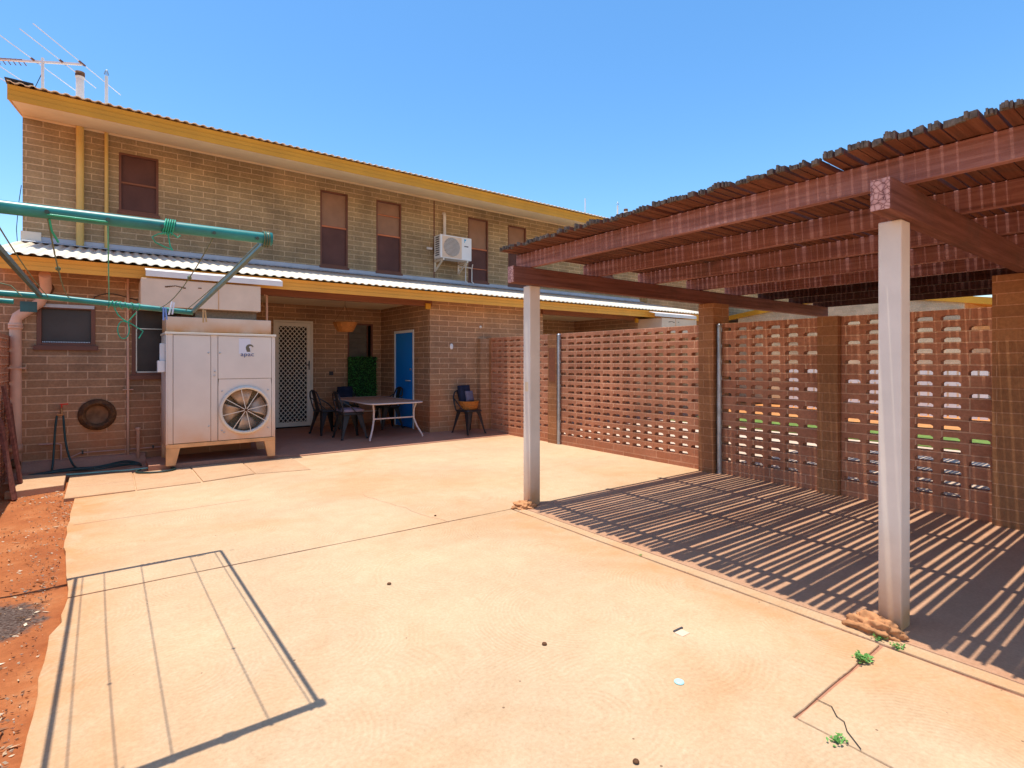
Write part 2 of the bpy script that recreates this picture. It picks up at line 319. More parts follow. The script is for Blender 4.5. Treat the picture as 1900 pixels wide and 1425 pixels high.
# ---------------------------------------------------------------- mesh building
class MB:
    def __init__(s): s.v = []; s.f = []; s.sm = []; s.mi = []; s.cur = 0
    def add(s, vs, fs, smooth=False):
        o = len(s.v); s.v += [tuple(x) for x in vs]
        for f in fs: s.f.append([o + i for i in f]); s.sm.append(smooth); s.mi.append(s.cur)
        return s
    def box(s, x0, x1, y0, y1, z0, z1):
        vs = [(x, y, z) for z in (z0, z1) for y in (y0, y1) for x in (x0, x1)]
        return s.add(vs, [(0, 2, 3, 1), (4, 5, 7, 6), (0, 1, 5, 4), (2, 6, 7, 3), (0, 4, 6, 2), (1, 3, 7, 5)])
    def obox(s, c, size, rot):
        c = Vector(c); h = [x / 2 for x in size]
        vs = [c + rot @ Vector((sx * h[0], sy * h[1], sz * h[2])) for sz in (-1, 1) for sy in (-1, 1) for sx in (-1, 1)]
        return s.add(vs, [(0, 2, 3, 1), (4, 5, 7, 6), (0, 1, 5, 4), (2, 6, 7, 3), (0, 4, 6, 2), (1, 3, 7, 5)])
    def bar(s, a, b, w, d=None, up=(0, 0, 1)):
        a, b = Vector(a), Vector(b); t = (b - a); L = t.length; t.normalize()
        upv = Vector(up)
        if abs(t.dot(upv)) > 0.98: upv = Vector((0, 1, 0))
        sx = t.cross(upv).normalized(); sz = sx.cross(t)
        rot = Matrix((sx, t, sz)).transposed()
        return s.obox((a + b) / 2, (w, L, d or w), rot)
    def tube(s, pts, r, n=8, cap=True, closed=False, smooth=True):
        P = [Vector(p) for p in pts]; m = len(P)
        rs = r if isinstance(r, (list, tuple)) else [r] * m
        ring = []; prev = None
        for i, p in enumerate(P):
            if closed: t = P[(i + 1) % m] - P[i - 1]
            else: t = P[min(i + 1, m - 1)] - P[max(i - 1, 0)]
            t.normalize()
            if prev is None:
                a = Vector((0, 0, 1)) if abs(t.z) < 0.9 else Vector((1, 0, 0))
                u = t.cross(a).normalized()
            else:
                u = (prev - t * prev.dot(t)).normalized()
            prev = u; w = t.cross(u)
            ring.append([p + (u * math.cos(2 * PI * k / n) + w * math.sin(2 * PI * k / n)) * rs[i] for k in range(n)])
        vs = [q for rg in ring for q in rg]; fs = []
        for i in range(m if closed else m - 1):
            j = (i + 1) % m
            for k in range(n):
                fs.append((i * n + k, i * n + (k + 1) % n, j * n + (k + 1) % n, j * n + k))
        s.add(vs, fs, smooth)
        if cap and not closed:
            s.add(ring[0], [tuple(range(n - 1, -1, -1))]); s.add(ring[-1], [tuple(range(n))])
        return s
    def lathe(s, prof, c, axis='z', n=32, smooth=True):
        c = Vector(c); vs = []; fs = []
        for r, h in prof:
            for k in range(n):
                a = 2 * PI * k / n; x, y = r * math.cos(a), r * math.sin(a)
                d = {'z': (x, y, h), 'y': (x, h, y), 'x': (h, x, y)}[axis]
                vs.append(c + Vector(d))
        for i in range(len(prof) - 1):
            for k in range(n):
                fs.append((i * n + k, i * n + (k + 1) % n, (i + 1) * n + (k + 1) % n, (i + 1) * n + k))
        return s.add(vs, fs, smooth)
    def prism(s, outline, z0, z1):
        n = len(outline)
        vs = [(x, y, z0) for x, y in outline] + [(x, y, z1) for x, y in outline]
        fs = [tuple(range(n - 1, -1, -1)), tuple(range(n, 2 * n))] + [(i, (i + 1) % n, n + (i + 1) % n, n + i) for i in range(n)]
        return s.add(vs, fs)
    def profile_x(s, prof, x0, x1):            # an outline in (y, z) drawn out along x
        n = len(prof)
        vs = [(x0, y, z) for y, z in prof] + [(x1, y, z) for y, z in prof]
        fs = [tuple(range(n)), tuple(range(2 * n - 1, n - 1, -1))] + [(i, n + i, n + (i + 1) % n, (i + 1) % n) for i in range(n)]
        return s.add(vs, fs)
    def build(s, name, m, parent=None, bevel=0.0, local=False, fix=True):
        me = bpy.data.meshes.new(name); me.from_pydata(s.v, [], s.f)
        ms = m if isinstance(m, (list, tuple)) else [m]
        for x in ms: me.materials.append(M[x])
        me.polygons.foreach_set('use_smooth', s.sm); me.polygons.foreach_set('material_index', s.mi)
        if fix:
            bm = bmesh.new(); bm.from_mesh(me); bmesh.ops.recalc_face_normals(bm, faces=bm.faces); bm.to_mesh(me); bm.free()
        me.update()
        o = bpy.data.objects.new(name, me); COL.objects.link(o)
        if bevel:
            b = o.modifiers.new('bevel', 'BEVEL'); b.width = bevel; b.segments = 2; b.limit_method = 'ANGLE'
        if parent:
            o.parent = parent
            if not local: o.matrix_parent_inverse = parent['_inv_'] if False else Matrix.Translation(-root_loc(parent))
        return o

def root_loc(p):
    v = Vector(p.location)
    q = p.parent
    if p.type == 'MESH': v = Vector((0, 0, 0)) + (root_loc(q) - root_loc(q) if q else Vector((0, 0, 0)))
    return v
def thing(name, label, cat, loc=(0, 0, 0), group=None, rz=0):
    o = bpy.data.objects.new(name, None); COL.objects.link(o); o.location = loc; o.rotation_euler[2] = rz
    o.empty_display_size = 0.2
    return tag(o, label, cat, group)
def tag(o, label, cat, group=None):
    o['label'] = label; o['category'] = cat
    if group: o['group'] = group
    return o
def struct(o, kind='structure'): o['kind'] = kind; return o
def copy_tree(o, parent=None):
    c = o.copy(); COL.objects.link(c)
    if parent: c.parent = parent
    for ch in list(o.children): copy_tree(ch, c)
    return c

# ---------------------------------------------------------------- the ground
g = MB(); g.add([(-400, -400, -0.06), (400, -400, -0.06), (400, 400, -0.06), (-400, 400, -0.06)], [(0, 1, 2, 3)])
struct(g.build('ground', 'gravel'))
# near red dirt, gently uneven
g = MB(); nx, ny = 60, 120; x0, x1, y0, y1 = -7.0, -0.1, -4.0, 9.2
def dz(x, y):
    return -0.034 + 0.012 * math.sin(3.1 * x + 1.7 * y) * math.sin(2.3 * y - x) + 0.005 * math.sin(11 * x + 5 * y) + 0.004 * math.sin(17 * y - 7 * x)
vs = [(x0 + (x1 - x0) * i / nx, y0 + (y1 - y0) * j / ny, 0) for j in range(ny + 1) for i in range(nx + 1)]
vs = [(x, y, dz(x, y)) for x, y, _ in vs]
g.add(vs, [(j * (nx + 1) + i, j * (nx + 1) + i + 1, (j + 1) * (nx + 1) + i + 1, (j + 1) * (nx + 1) + i) for j in range(ny) for i in range(nx)], True)
struct(g.build('dirt', 'dirt'))

def jag(a, b, n, amp, seed):                  # a slightly broken edge from a to b (b left out)
    rr = random.Random(seed); out = []
    for i in range(n):
        t = i / n; e = amp if 0 < i else 0
        out.append((a[0] + (b[0] - a[0]) * t + rr.uniform(-e, e), a[1] + (b[1] - a[1]) * t + rr.uniform(-e, e)))
    return out
def slab(pts_edges, z0, z1, m, name='patio', bevel=0.006):
    o = MB().prism(pts_edges, z0, z1).build(name, m, bevel=bevel); return struct(o)
left = jag((-0.27, 8.19), (-0.262, 5.4), 12, 0.007, 1) + jag((-0.262, 5.4), (-0.185, 4.115), 9, 0.006, 2)
P1 = left + [(-0.185, 4.115)] + jag((-0.18, 4.112), (3.0, 4.085), 20, 0.003, 3) + [(6.1, 4.085), (6.1, 8.19)]
slab(P1, -0.12, 0.0, 'patio')
left2 = jag((-0.185, 4.10), (-0.205, 3.62), 4, 0.008, 4) + jag((-0.235, 3.6), (-0.25, -1.6), 34, 0.006, 5)
P2 = left2 + [(-0.25, -1.6), (2.145, -1.6)] + jag((2.145, -1.5), (2.145, 1.02), 14, 0.003, 6) + jag((2.145, 1.035), (3.035, 1.045), 8, 0.004, 7) + jag((3.04, 1.045), (3.045, 4.07), 18, 0.004, 8) + jag((3.045, 4.075), (-0.185, 4.10), 20, 0.003, 9)
slab(P2, -0.12, -0.001, 'patio')
P3 = [(2.155, -1.6), (3.037, -1.6)] + jag((3.037, -1.5), (3.035, 1.026), 16, 0.003, 10) + jag((3.035, 1.028), (2.155, 1.022), 8, 0.003, 12) + [(2.155, 1.022)]
struct(MB().box(2.1, 3.1, -1.6, 1.1, -0.11, -0.014).build('joint_soil', 'slabred')); struct(MB().box(3.0, 3.12, 1.1, 4.12, -0.11, -0.012).build('joint_soil', 'slabred')); struct(MB().box(-0.18, 3.0, 4.08, 4.13, -0.11, -0.010).build('joint_soil', 'slabred'))
slab(P3, -0.12, -0.003, 'patio')
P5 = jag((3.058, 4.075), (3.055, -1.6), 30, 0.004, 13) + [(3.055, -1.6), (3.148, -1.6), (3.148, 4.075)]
slab(P5, -0.12, 0.0, 'patio', name='sunlit_floor_strip')  # added strip left in the paler patio colour, up to the pergola shadow's edge
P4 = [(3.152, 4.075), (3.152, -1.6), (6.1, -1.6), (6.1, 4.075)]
slab(P4, -0.12, 0.002, 'shadefloor', name='pergola_floor')
# a crack in the corner slab and one old saw joint
def crack(pts, w, name, mname):
    g = MB()
    for i in range(len(pts) - 1):
        a, b = Vector(pts[i]), Vector(pts[i + 1]); t = (b - a).normalized(); s = Vector((-t.y, t.x)) * w / 2
        g.add([(a.x - s.x, a.y - s.y, 0.0012), (b.x - s.x, b.y - s.y, 0.0012), (b.x + s.x, b.y + s.y, 0.0012), (a.x + s.x, a.y + s.y, 0.0012)], [(0, 1, 2, 3)])
    return struct(g.build(name, mname))
crack([(2.33, 1.03), (2.33, 0.97), (2.28, 0.93), (2.27, 0.90), (2.22, 0.87), (2.157, 0.80)], 0.004, 'slab_crack', 'dark')
crack(jag((-0.23, 5.90), (1.3, 5.93), 12, 0.006, 21) , 0.006, 'slab_joint', 'slabred')
# verandah slab: a step at its left end that runs out level with the patio
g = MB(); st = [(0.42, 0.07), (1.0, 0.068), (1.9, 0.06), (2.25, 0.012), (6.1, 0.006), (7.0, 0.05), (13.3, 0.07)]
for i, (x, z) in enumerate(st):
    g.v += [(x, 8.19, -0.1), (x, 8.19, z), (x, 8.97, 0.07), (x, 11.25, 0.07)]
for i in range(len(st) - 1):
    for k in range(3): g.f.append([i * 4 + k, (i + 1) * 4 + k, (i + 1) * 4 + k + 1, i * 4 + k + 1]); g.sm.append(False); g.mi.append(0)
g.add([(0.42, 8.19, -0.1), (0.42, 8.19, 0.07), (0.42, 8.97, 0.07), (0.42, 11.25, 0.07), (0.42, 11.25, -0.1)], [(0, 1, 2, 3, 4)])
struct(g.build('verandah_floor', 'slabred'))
# beyond the breeze block wall
g = MB(); g.box(6.2, 10.6, -8, 8.1, -0.1, 0.004); struct(g.build('paving', 'paving'))
g = MB(); g.box(10.6, 13.6, -9, 8.0, -0.1, 0.02); struct(g.build('lawn', 'lawn'))

def paver(pts, z0, z1, label, tilt=0.0):
    o = MB().prism(pts, z0, z1).build('paver', 'paver', bevel=0.006); tag(o, label, 'paver', 'concrete pavers along the house front'); return o
paver([(-0.355, 8.37), (-0.345, 7.03), (0.245, 7.05), (0.25, 8.2)], -0.05, 0.014, 'cracked paver with the hose lying along its back edge')
paver([(0.262, 8.18), (0.257, 7.06), (0.862, 7.09), (0.862, 8.18)], -0.05, 0.010, 'paver under the round loop of the hose')
paver([(0.88, 8.18), (0.885, 7.10), (1.455, 7.22), (1.475, 8.18)], -0.05, 0.013, 'paver in front of the middle of the big air conditioner')
paver([(1.487, 8.18), (1.467, 7.22), (2.09, 7.09), (2.12, 8.18)], -0.05, 0.008, 'paver before the right leg of the big air conditioner')
o = MB().prism([(-0.84, 7.55), (-0.375, 7.64), (-0.39, 8.42), (-0.80, 8.55)], -0.03, 0.045).build('paver', 'paver', bevel=0.006)
tag(o, 'loose paver lying on the red dirt beside the stacked timber', 'paver', 'concrete pavers along the house front')
crack([(-0.32, 7.62), (0.0, 7.60), (0.245, 7.63)], 0.007, 'paver_crack', 'slabred').location.z = 0.0135

# ---------------------------------------------------------------- the house
YU, YL = 11.2, 8.95
XA, XB = -1.04, 13.38
house = thing('duplex_house', 'long two storey block house with mustard fascias and a low cream verandah roof', 'house', (6.17, 11.2, 0))
def wall(name, m, axis, plane, u0, u1, z0, z1, holes, depth, sgn):
    """wall face at x or y = plane with openings [(u0,u1,z0,z1)] and reveals of DEPTH going to plane + sgn*depth"""
    us = sorted({u0, u1, *[h[0] for h in holes], *[h[1] for h in holes]}); zs = sorted({z0, z1, *[h[2] for h in holes], *[h[3] for h in holes]})
    g = MB(); P = (lambda u, z, d=0: (u, plane + sgn * d, z)) if axis == 'y' else (lambda u, z, d=0: (plane + sgn * d, u, z))
    for a, b in zip(us, us[1:]):
        for c, d in zip(zs, zs[1:]):
            if any(h[0] <= a and b <= h[1] and h[2] <= c and d <= h[3] for h in holes): continue
            g.add([P(a, c), P(b, c), P(b, d), P(a, d)], [(0, 1, 2, 3)])
    for a, b, c, d in holes:
        q = [(a, c), (b, c), (b, d), (a, d)]
        for i in range(4):
            e, f = q[i], q[(i + 1) % 4]
            g.add([P(*e), P(*f), P(*f, depth), P(*e, depth)], [(0, 1, 2, 3)])
    return g.build(name, m, house, fix=False)
UW = [(0.16, 0.72, 3.90, 4.90), (3.49, 4.07, 3.345, 4.91), (4.695, 5.29, 3.345, 4.92), (7.05, 7.645, 3.345, 4.92), (8.26, 8.86, 3.345, 4.91), (11.62, 12.18, 3.90, 4.90)]
wall('upper_wall', 'upbrick', 'y', YU, XA, XB, 3.0, 5.25, UW, 0.09, 1)
REC = [(1.75, 4.8), (7.54, 10.59)]
wall('recess_wall', 'lowbrick', 'y', YU, 1.75, 4.8, 0.0, 3.0, [(2.59, 3.34, 0.07, 2.2), (4.06, 4.62, 0.95, 2.2)], 0.09, 1)
wall('recess_wall', 'lowbrick', 'y', YU, 7.54, 10.59, 0.0, 3.0, [], 0.09, 1)
wall('lower_wall', 'lowbrick', 'y', YL, XA, 1.75, -0.05, 2.62, [(-0.70, -0.12, 1.58, 2.10), (0.27, 0.84, 1.19, 2.16)], 0.09, 1)
wall('lower_wall', 'lowbrick', 'y', YL, 4.8, 7.54, -0.05, 2.62, [], 0.09, 1)
wall('lower_wall', 'lowbrick', 'y', YL, 10.59, XB, -0.05, 2.62, [], 0.09, 1)
for x, d in ((1.75, 1), (4.8, 1), (7.54, 1), (10.59, 1)):
    wall('recess_side_wall', 'lowbrick', 'x', x, YL, YU, -0.05, 2.62, [(9.60, 10.49, 0.07, 2.015)] if x == 4.8 else [], 0.06, 1 if x == 4.8 else 0.01)
# end and back walls with gable tops
for x in (XA, XB):
    g = MB(); g.add([(x, YU, 0), (x, 17.2, 0), (x, 17.2, 5.2), (x, 14.2, 5.9), (x, YU, 5.2)], [(0, 1, 2, 3, 4)])
    g.add([(x, YL, 0), (x, YU, 0), (x, YU, 3.15), (x, YL, 2.6)], [(0, 1, 2, 3)]); g.build('end_wall', 'upbrick', house)
g = MB(); g.add([(XA, 17.2, 0), (XB, 17.2, 0), (XB, 17.2, 5.2), (XA, 17.2, 5.2)], [(0, 1, 2, 3)]); g.build('back_wall', 'upbrick', house)
g = MB(); g.add([(XA, YU + 0.35, 0), (XB, YU + 0.35, 0), (XB, YU + 0.35, 5.1), (XA, YU + 0.35, 5.1)], [(0, 1, 2, 3)])
g.add([(XA, YL + 0.3, 0), (1.7, YL + 0.3, 0), (1.7, YL + 0.3, 2.5), (XA, YL + 0.3, 2.5)], [(0, 1, 2, 3)]); g.build('dark_interior', 'dark', house)

def corrugated(x0, x1, ya, za, yb, zb, amp=0.0125, period=0.12, seg=8):
    g = MB(); n = int((x1 - x0) / period * seg); vs = []
    for i in range(n + 1):
        x = x0 + (x1 - x0) * i / n; ph = (x / period) % 1.0
        w = math.sin(2 * PI * ph); w = max(-0.8, min(0.8, w * 1.25)) * amp
        for y, z in ((ya, za), (yb, zb)): vs.append((x, y, z + w))
    g.add(vs, [(2 * i, 2 * i + 2, 2 * i + 3, 2 * i + 1) for i in range(n)], True)
    return g
def sheet(o, th=0.004):
    md = o.modifiers.new('thickness', 'SOLIDIFY'); md.thickness = th; md.offset = -1; return o
sheet(corrugated(XA - 0.07, XB + 0.07, 8.36, 2.635, YU - 0.02, 3.235).build('lower_roof', 'roof', house, fix=False))
sheet(corrugated(XA - 0.03, XB + 0.03, 9.80, 5.135, 14.2, 6.06).build('upper_roof', 'roof', house, fix=False))
sheet(corrugated(XA - 0.03, XB + 0.03, 14.2, 6.06, 18.6, 5.135).build('upper_roof', 'roof', house, fix=False))
o = MB().box(XA - 0.05, XA + 0.24, 9.79, 9.99, 5.155, 5.17).build('dark_roof_capping', 'darkroof', house)
# fascias with pressed lines
def fascia(x0, x1, y, z0, z1, name, m='yellow'):
    h = z1 - z0
    pr = [(y, z0), (y + 0.012, z0), (y + 0.012, z0 + 0.02), (y + 0.03, z0 + 0.02), (y + 0.03, z1), (y - 0.006, z1), (y - 0.006, z1 - 0.02 * h / 0.2),
          (y + 0.006, z0 + 0.66 * h), (y - 0.004, z0 + 0.64 * h), (y + 0.004, z0 + 0.34 * h), (y - 0.005, z0 + 0.32 * h)]
    return MB().profile_x(pr, x0, x1).build(name, m, house)
fascia(XA - 0.03, XB + 0.03, 9.86, 4.905, 5.11, 'upper_fascia')
fascia(XA - 0.07, XB + 0.07, 8.44, 2.455, 2.615, 'lower_fascia', 'orange')
g = MB().profile_x([(9.89, 4.92), (YU - 0.002, 5.185), (YU - 0.002, 5.20), (9.89, 4.935)], XA, XB); g.build('soffit', 'soffit', house)
g = MB().profile_x([(YU - 0.035, 5.145), (YU - 0.003, 5.15), (YU - 0.003, 5.183), (YU - 0.035, 5.176)], XA, XB); g.build('soffit_trim', 'soffit', house)
for x in (XA - 0.028, XB + 0.005):
    g = MB().profile_x([(9.893, 4.92), (YU, 5.19), (14.2, 5.83), (14.2, 6.03), (9.893, 5.12)], x, x + 0.022); g.build('barge_board', 'yellow', house)
g = MB().profile_x([(YU - 0.004, 3.335), (YU - 0.016, 3.335), (YU - 0.016, 3.27), (YU - 0.20, 3.222), (YU - 0.20, 3.214), (YU - 0.004, 3.262)], XA, XB); g.build('wall_flashing', 'flash', house)
g = MB().box(XA - 0.02, XA + 0.22, YU - 0.03, YU - 0.018, 3.24, 3.40); g.build('flashing_end', 'roof', house)
g = MB().box(XA, XB, 8.475, YU - 0.01, 2.52, 2.535); g.build('verandah_ceiling', 'soffit', house)
for a, b in REC:
    MB().box(a - 0.05, b + 0.02, 8.90, 8.995, 2.405, 2.519).build('beam', 'beam', house, bevel=0.004)
    MB().box(b - 0.13, b - 0.03, 8.86, 8.899, 2.35, 2.453).build('beam_bracket', 'yellow', house)
for x in (6.10,):
    MB().box(x, x + 0.03, YU - 0.004, YU + 0.01, 3.34, 5.14).build('expansion_joint', 'brown', house)

def upper_window(x0, x1, z0, z1, split, second=None):
    f = MB(); t = 0.035; y0, y1 = YU + 0.005, YU + 0.07
    f.box(x0, x0 + t, y0, y1, z0, z1).box(x1 - t, x1, y0, y1, z0, z1).box(x0 + t, x1 - t, y0, y1, z1 - t, z1).box(x0 + t, x1 - t, y0, y1, z0, z0 + t * 1.4)
    w = f.build('window', 'brown', house, bevel=0.003)
    zs = z0 + (z1 - z0) * split
    MB().box(x0 + t, x1 - t, YU + 0.05, YU + 0.06, zs, z1 - t).build('pane', 'blind' if second is not None else 'screen', w)
    MB().box(x0 + t, x1 - t, YU + 0.04, YU + 0.05, z0 + t * 1.4, zs - 0.001).build('fly_screen', 'screen', w)
    MB().box(x0 + t, x1 - t, YU + 0.012, YU + 0.038, zs - 0.014, zs + 0.016).build('rail', 'rail' if second is not None else 'beam', w)
    if second: MB().box(x0 + t, x1 - t, YU + 0.02, YU + 0.038, z0 + (z1 - z0) * second - 0.008, z0 + (z1 - z0) * second + 0.008).build('rail', 'rail', w)
    MB().box(x0 - 0.02, x1 + 0.02, YU - 0.025, YU + 0.004, z0 - 0.035, z0 + 0.012).build('sill', 'brown', w)
upper_window(*UW[0], 0.5); upper_window(*UW[1], 0.53, 0); upper_window(*UW[2], 0.52, 0.80)
upper_window(*UW[3], 0.52, 0.21); upper_window(*UW[4], 0.55, 0); upper_window(*UW[5], 0.5)
# lower windows
def lower_window(x0, x1, z0, z1, mesh):
    f = MB(); t = 0.045; y0, y1 = YL - 0.012, YL + 0.06
    f.box(x0, x0 + t, y0, y1, z0, z1).box(x1 - t, x1, y0, y1, z0, z1).box(x0 + t, x1 - t, y0, y1, z1 - t, z1).box(x0 + t, x1 - t, y0, y1, z0, z0 + t)
    f.box(x0 - 0.03, x1 + 0.03, y0 - 0.02, y0 - 0.001, z0 - 0.05, z0 + 0.01)
    w = f.build('window', 'brown', house, bevel=0.003)
    MB().box(x0 + t, x1 - t, YL + 0.045, YL + 0.055, z0 + t, z1 - t).build('pane', 'glass', w)
    if mesh:
        k = MB(); u = x0 + t
        k.box(u, u + 0.014, YL + 0.012, YL + 0.03, z0 + t, z1 - t).box(x0 + t, x1 - t, YL + 0.012, YL + 0.03, z0 + t, z0 + t + 0.016)
        zz = z0 + (z1 - z0) * 0.66; k.box(x0 + t, x1 - t, YL + 0.012, YL + 0.03, zz, zz + 0.012)
        k.build('screen_frame', 'metal', w)
    else:
        k = MB(); x = x0 + t + 0.006
        while x < x1 - t - 0.012:
            k.box(x, x + 0.010, YL + 0.02, YL + 0.034, z0 + t + 0.004, z0 + t + 0.016)
            x += 0.0165
        k.build('screen_glints', 'white', w)  # white dashes standing in for reflections along the bottom of the fly screen
        MB().box(x0 + 0.03, x1 - 0.01, YL - 0.03, YL - 0.013, z1 - 0.03, z1 + 0.012).build('head_trim', 'flash', w)
lower_window(-0.70, -0.12, 1.58, 2.10, False); lower_window(0.27, 0.84, 1.19, 2.16, True)
# window in the recess with glass louvres
f = MB(); y0, y1 = YU + 0.002, YU + 0.07
f.box(4.06, 4.095, y0, y1, 0.95, 2.2).box(4.585, 4.62, y0, y1, 0.95, 2.2).box(4.095, 4.585, y0, y1, 2.165, 2.2).box(4.095, 4.585, y0, y1, 0.95, 0.985).box(4.49, 4.505, y0, y1 - 0.02, 0.985, 2.165)
w = f.build('window', 'brown', house)
lv = MB()
for k in range(12):
    z = 1.03 + k * 0.1; lv.obox((4.292, YU + 0.035, z), (0.385, 0.012, 0.105), Matrix.Rotation(R(20), 3, 'X'))
lv.build('louvre', 'dusk', w)
# security screen door
f = MB(); y0, y1 = YU - 0.02, YU + 0.05
f.box(2.59, 2.625, y0, y1, 0.07, 2.2).box(3.305, 3.34, y0, y1, 0.07, 2.2).box(2.625, 3.305, y0, y1, 2.165, 2.2)
dframe = f.build('door_frame', 'creamdoor', house)
f = MB(); y0, y1 = YU - 0.012, YU + 0.02
f.box(2.628, 2.69, y0, y1, 0.10, 2.16).box(3.225, 3.302, y0, y1, 0.10, 2.16).box(2.69, 3.225, y0, y1, 2.085, 2.16).box(2.69, 3.225, y0, y1, 0.10, 0.185)
door = f.build('security_door', 'creamdoor', house, bevel=0.003)
k = MB(); p = 0.098; a0, a1, c0, c1 = 2.69, 3.225, 0.185, 2.085
for sgn in (1, -1):
    d = -3.0
    while d < 6:
        seg = []                                # line z = c0 + sgn*(x - a0)*1.15 + d clipped to the opening
        xs = []
        for zz in (c0, c1): xs.append(a0 + (zz - c0 - d) / (sgn * 1.15))
        lo, hi = max(a0, min(xs)), min(a1, max(xs))
        if hi - lo > 0.004:
            k.bar((lo, YU + 0.004 + 0.004 * sgn, c0 + d + sgn * 1.15 * (lo - a0)), (hi, YU + 0.004 + 0.004 * sgn, c0 + d + sgn * 1.15 * (hi - a0)), 0.013, 0.014, up=(0, 1, 0))
        d += p
k.build('diamond_grille', 'creamdoor', door, fix=False)
MB().box(2.69, 3.225, YU + 0.05, YU + 0.06, 0.16, 2.1).build('inner_door', 'dark', door)
h = MB().box(3.255, 3.275, YU - 0.03, YU - 0.0125, 1.22, 1.40).tube([(3.265, YU - 0.03, 1.32), (3.265, YU - 0.06, 1.32), (3.20, YU - 0.065, 1.32)], 0.009)
h.build('handle', 'black', door)
# blue door in the side of the recess
f = MB(); X = 4.8; fo = 0.012
f.box(X - fo, X + 0.05, 9.60, 9.645, 0.07, 2.015).box(X - fo, X + 0.05, 10.445, 10.49, 0.07, 2.015).box(X - fo, X + 0.05, 9.645, 10.445, 1.965, 2.015)
f.build('door_frame', 'white', house)
d = MB().box(X + 0.002, X + 0.04, 9.648, 10.442, 0.085, 1.962).build('blue_door', 'blue', house)
MB().tube([(X + 0.002, 9.74, 1.235), (X - 0.02, 9.74, 1.235)], 0.02, 12).build('lock', 'metal', d)
MB().tube([(X + 0.002, 9.76, 1.01), (X - 0.05, 9.76, 1.01), (X - 0.055, 9.86, 1.01)], 0.013, 10).build('handle', 'metal', d)
# small wall fittings
MB().box(3.67, 3.755, YU - 0.02, YU - 0.001, 1.105, 1.185).build('switch_box', 'black', house, bevel=0.004)
MB().lathe([(0, 0), (0.028, -0.001), (0.026, -0.02), (0, -0.024)], (5.917, YL - 0.001, 2.07), 'y', 14).build('wall_fitting', 'wpipe', house)
MB().box(5.85, 6.055, YL - 0.11, YL - 0.002, -0.02, 1.84).build('pilaster', 'lowbrick', house)
o = MB(); o.lathe([(0.0, 0.055), (0.02, 0.05), (0.034, 0.03), (0.037, 0), (0.034, -0.03), (0.02, -0.052), (0, -0.057)], (0, 0, 0), 'z', 16)
o.v = [(5.253 + x, YL - 0.015 + y * 0.35, 1.675 + z) for x, y, z in o.v]
tag(o.build('wall_ornament', 'white'), 'small white oval ornament hung on the block wall above the chair with the basket', 'ornament')
# vents and downpipes of the house front
def wall_pipe(x, y, z0, z1, r, m, name, strap=0.0):
    p = MB().tube([(x, y, z0), (x, y, z1)], r, 16)
    return p.build(name, m, house)
wall_pipe(-0.345, YU - 0.06, 3.23, 5.16, 0.052, 'ypipe', 'vent_pipe'); wall_pipe(-0.005, YU - 0.035, 3.23, 5.16, 0.027, 'ypipe', 'vent_pipe')
for mx in (1, -1):
    X = (lambda x: x) if mx == 1 else (lambda x: 12.34 - x)
    f = MB().tube([(X(-0.345), YU - 0.06, 5.3), (X(-0.345), YU - 0.06, 6.02)], 0.055, 16)
    f.lathe([(0.055, 5.94), (0.062, 5.945), (0.062, 6.03), (0.0, 6.05)], (X(-0.345), YU - 0.06, 0), 'z', 16)
    f.cur = 1; f.lathe([(0.063, 5.97), (0.0635, 6.0), (0.063, 6.045), (0.0, 6.06)], (X(-0.345), YU - 0.06, 0), 'z', 16)
    f.build('flue', ['wpipe', 'rust'], house)
    f = MB().tube([(X(-0.005), YU - 0.035, 5.3), (X(-0.005), YU - 0.035, 6.1)], 0.024, 12)
    f.cur = 1
    for k in range(6):
        a = PI * k / 6
        f.tube([(X(-0.005) + math.cos(a) * q * 0.034, YU - 0.035 + math.sin(a) * q * 0.034, 6.12 + 0.06 * (1 - (q * q) ** 1.0) * 1.5) for q in (-0.75, -1, -0.7, -0.35, 0, 0.35, 0.7, 1, 0.75)], 0.0025, 4)
    f.build('vent_cowl', ['wpipe', 'galv'], house)
p = MB().tube([(-0.60, 8.62, 2.44), (-0.60, 8.78, 2.30), (-0.66, 8.86, 2.12), (-0.87, 8.86, 1.93), (-0.886, 8.86, 1.86), (-0.886, 8.86, 0.02)], 0.058, 18)
for z in (1.80, 1.83): p.lathe([(0.058, -0.02), (0.069, -0.018), (0.069, 0.018), (0.058, 0.02)], (-0.886, 8.86, z), 'z', 18)
p.box(-0.985, -0.787, 8.79, 8.925, 1.30, 1.315).lathe([(0.058, -0.05), (0.066, -0.05), (0.066, 0.05), (0.058, 0.05)], (-0.886, 8.86, 0.33), 'z', 18)
dp = p.build('downpipe', 'pipe', house)
MB().lathe([(0.075, 0), (0.085, -0.02), (0.05, -0.03), (0.0, -0.03)], (-0.61, 8.90, 2.30), 'y', 18).build('round_outlet', 'rust', dp)
MB().lathe([(0.05, 0), (0.06, -0.02), (0.03, -0.035), (0.0, -0.03)], (-0.886, 8.795, 0.16), 'y', 14).build('inspection_cap', 'rust', dp)
g = MB().tube([(0.228, 8.925, 0.03), (0.228, 8.925, 2.5)], 0.016, 10).box(0.17, 0.286, 8.90, 8.945, 1.005, 1.015)
g.build('conduit', 'pipe', house)
MB().tube([(1.925, 8.9, 2.40), (1.965, 8.9, 2.40), (1.965, 8.9, 0.08)], 0.017, 10).build('conduit', 'pipe', house)
g = MB().tube([(0.338, 8.86, 0.02), (0.338, 8.86, 0.47)], 0.021, 12).lathe([(0.021, 0.455), (0.03, 0.46), (0.03, 0.495), (0, 0.505)], (0.338, 8.86, 0), 'z', 12)
g.build('pipe_stub', 'pipe', house)
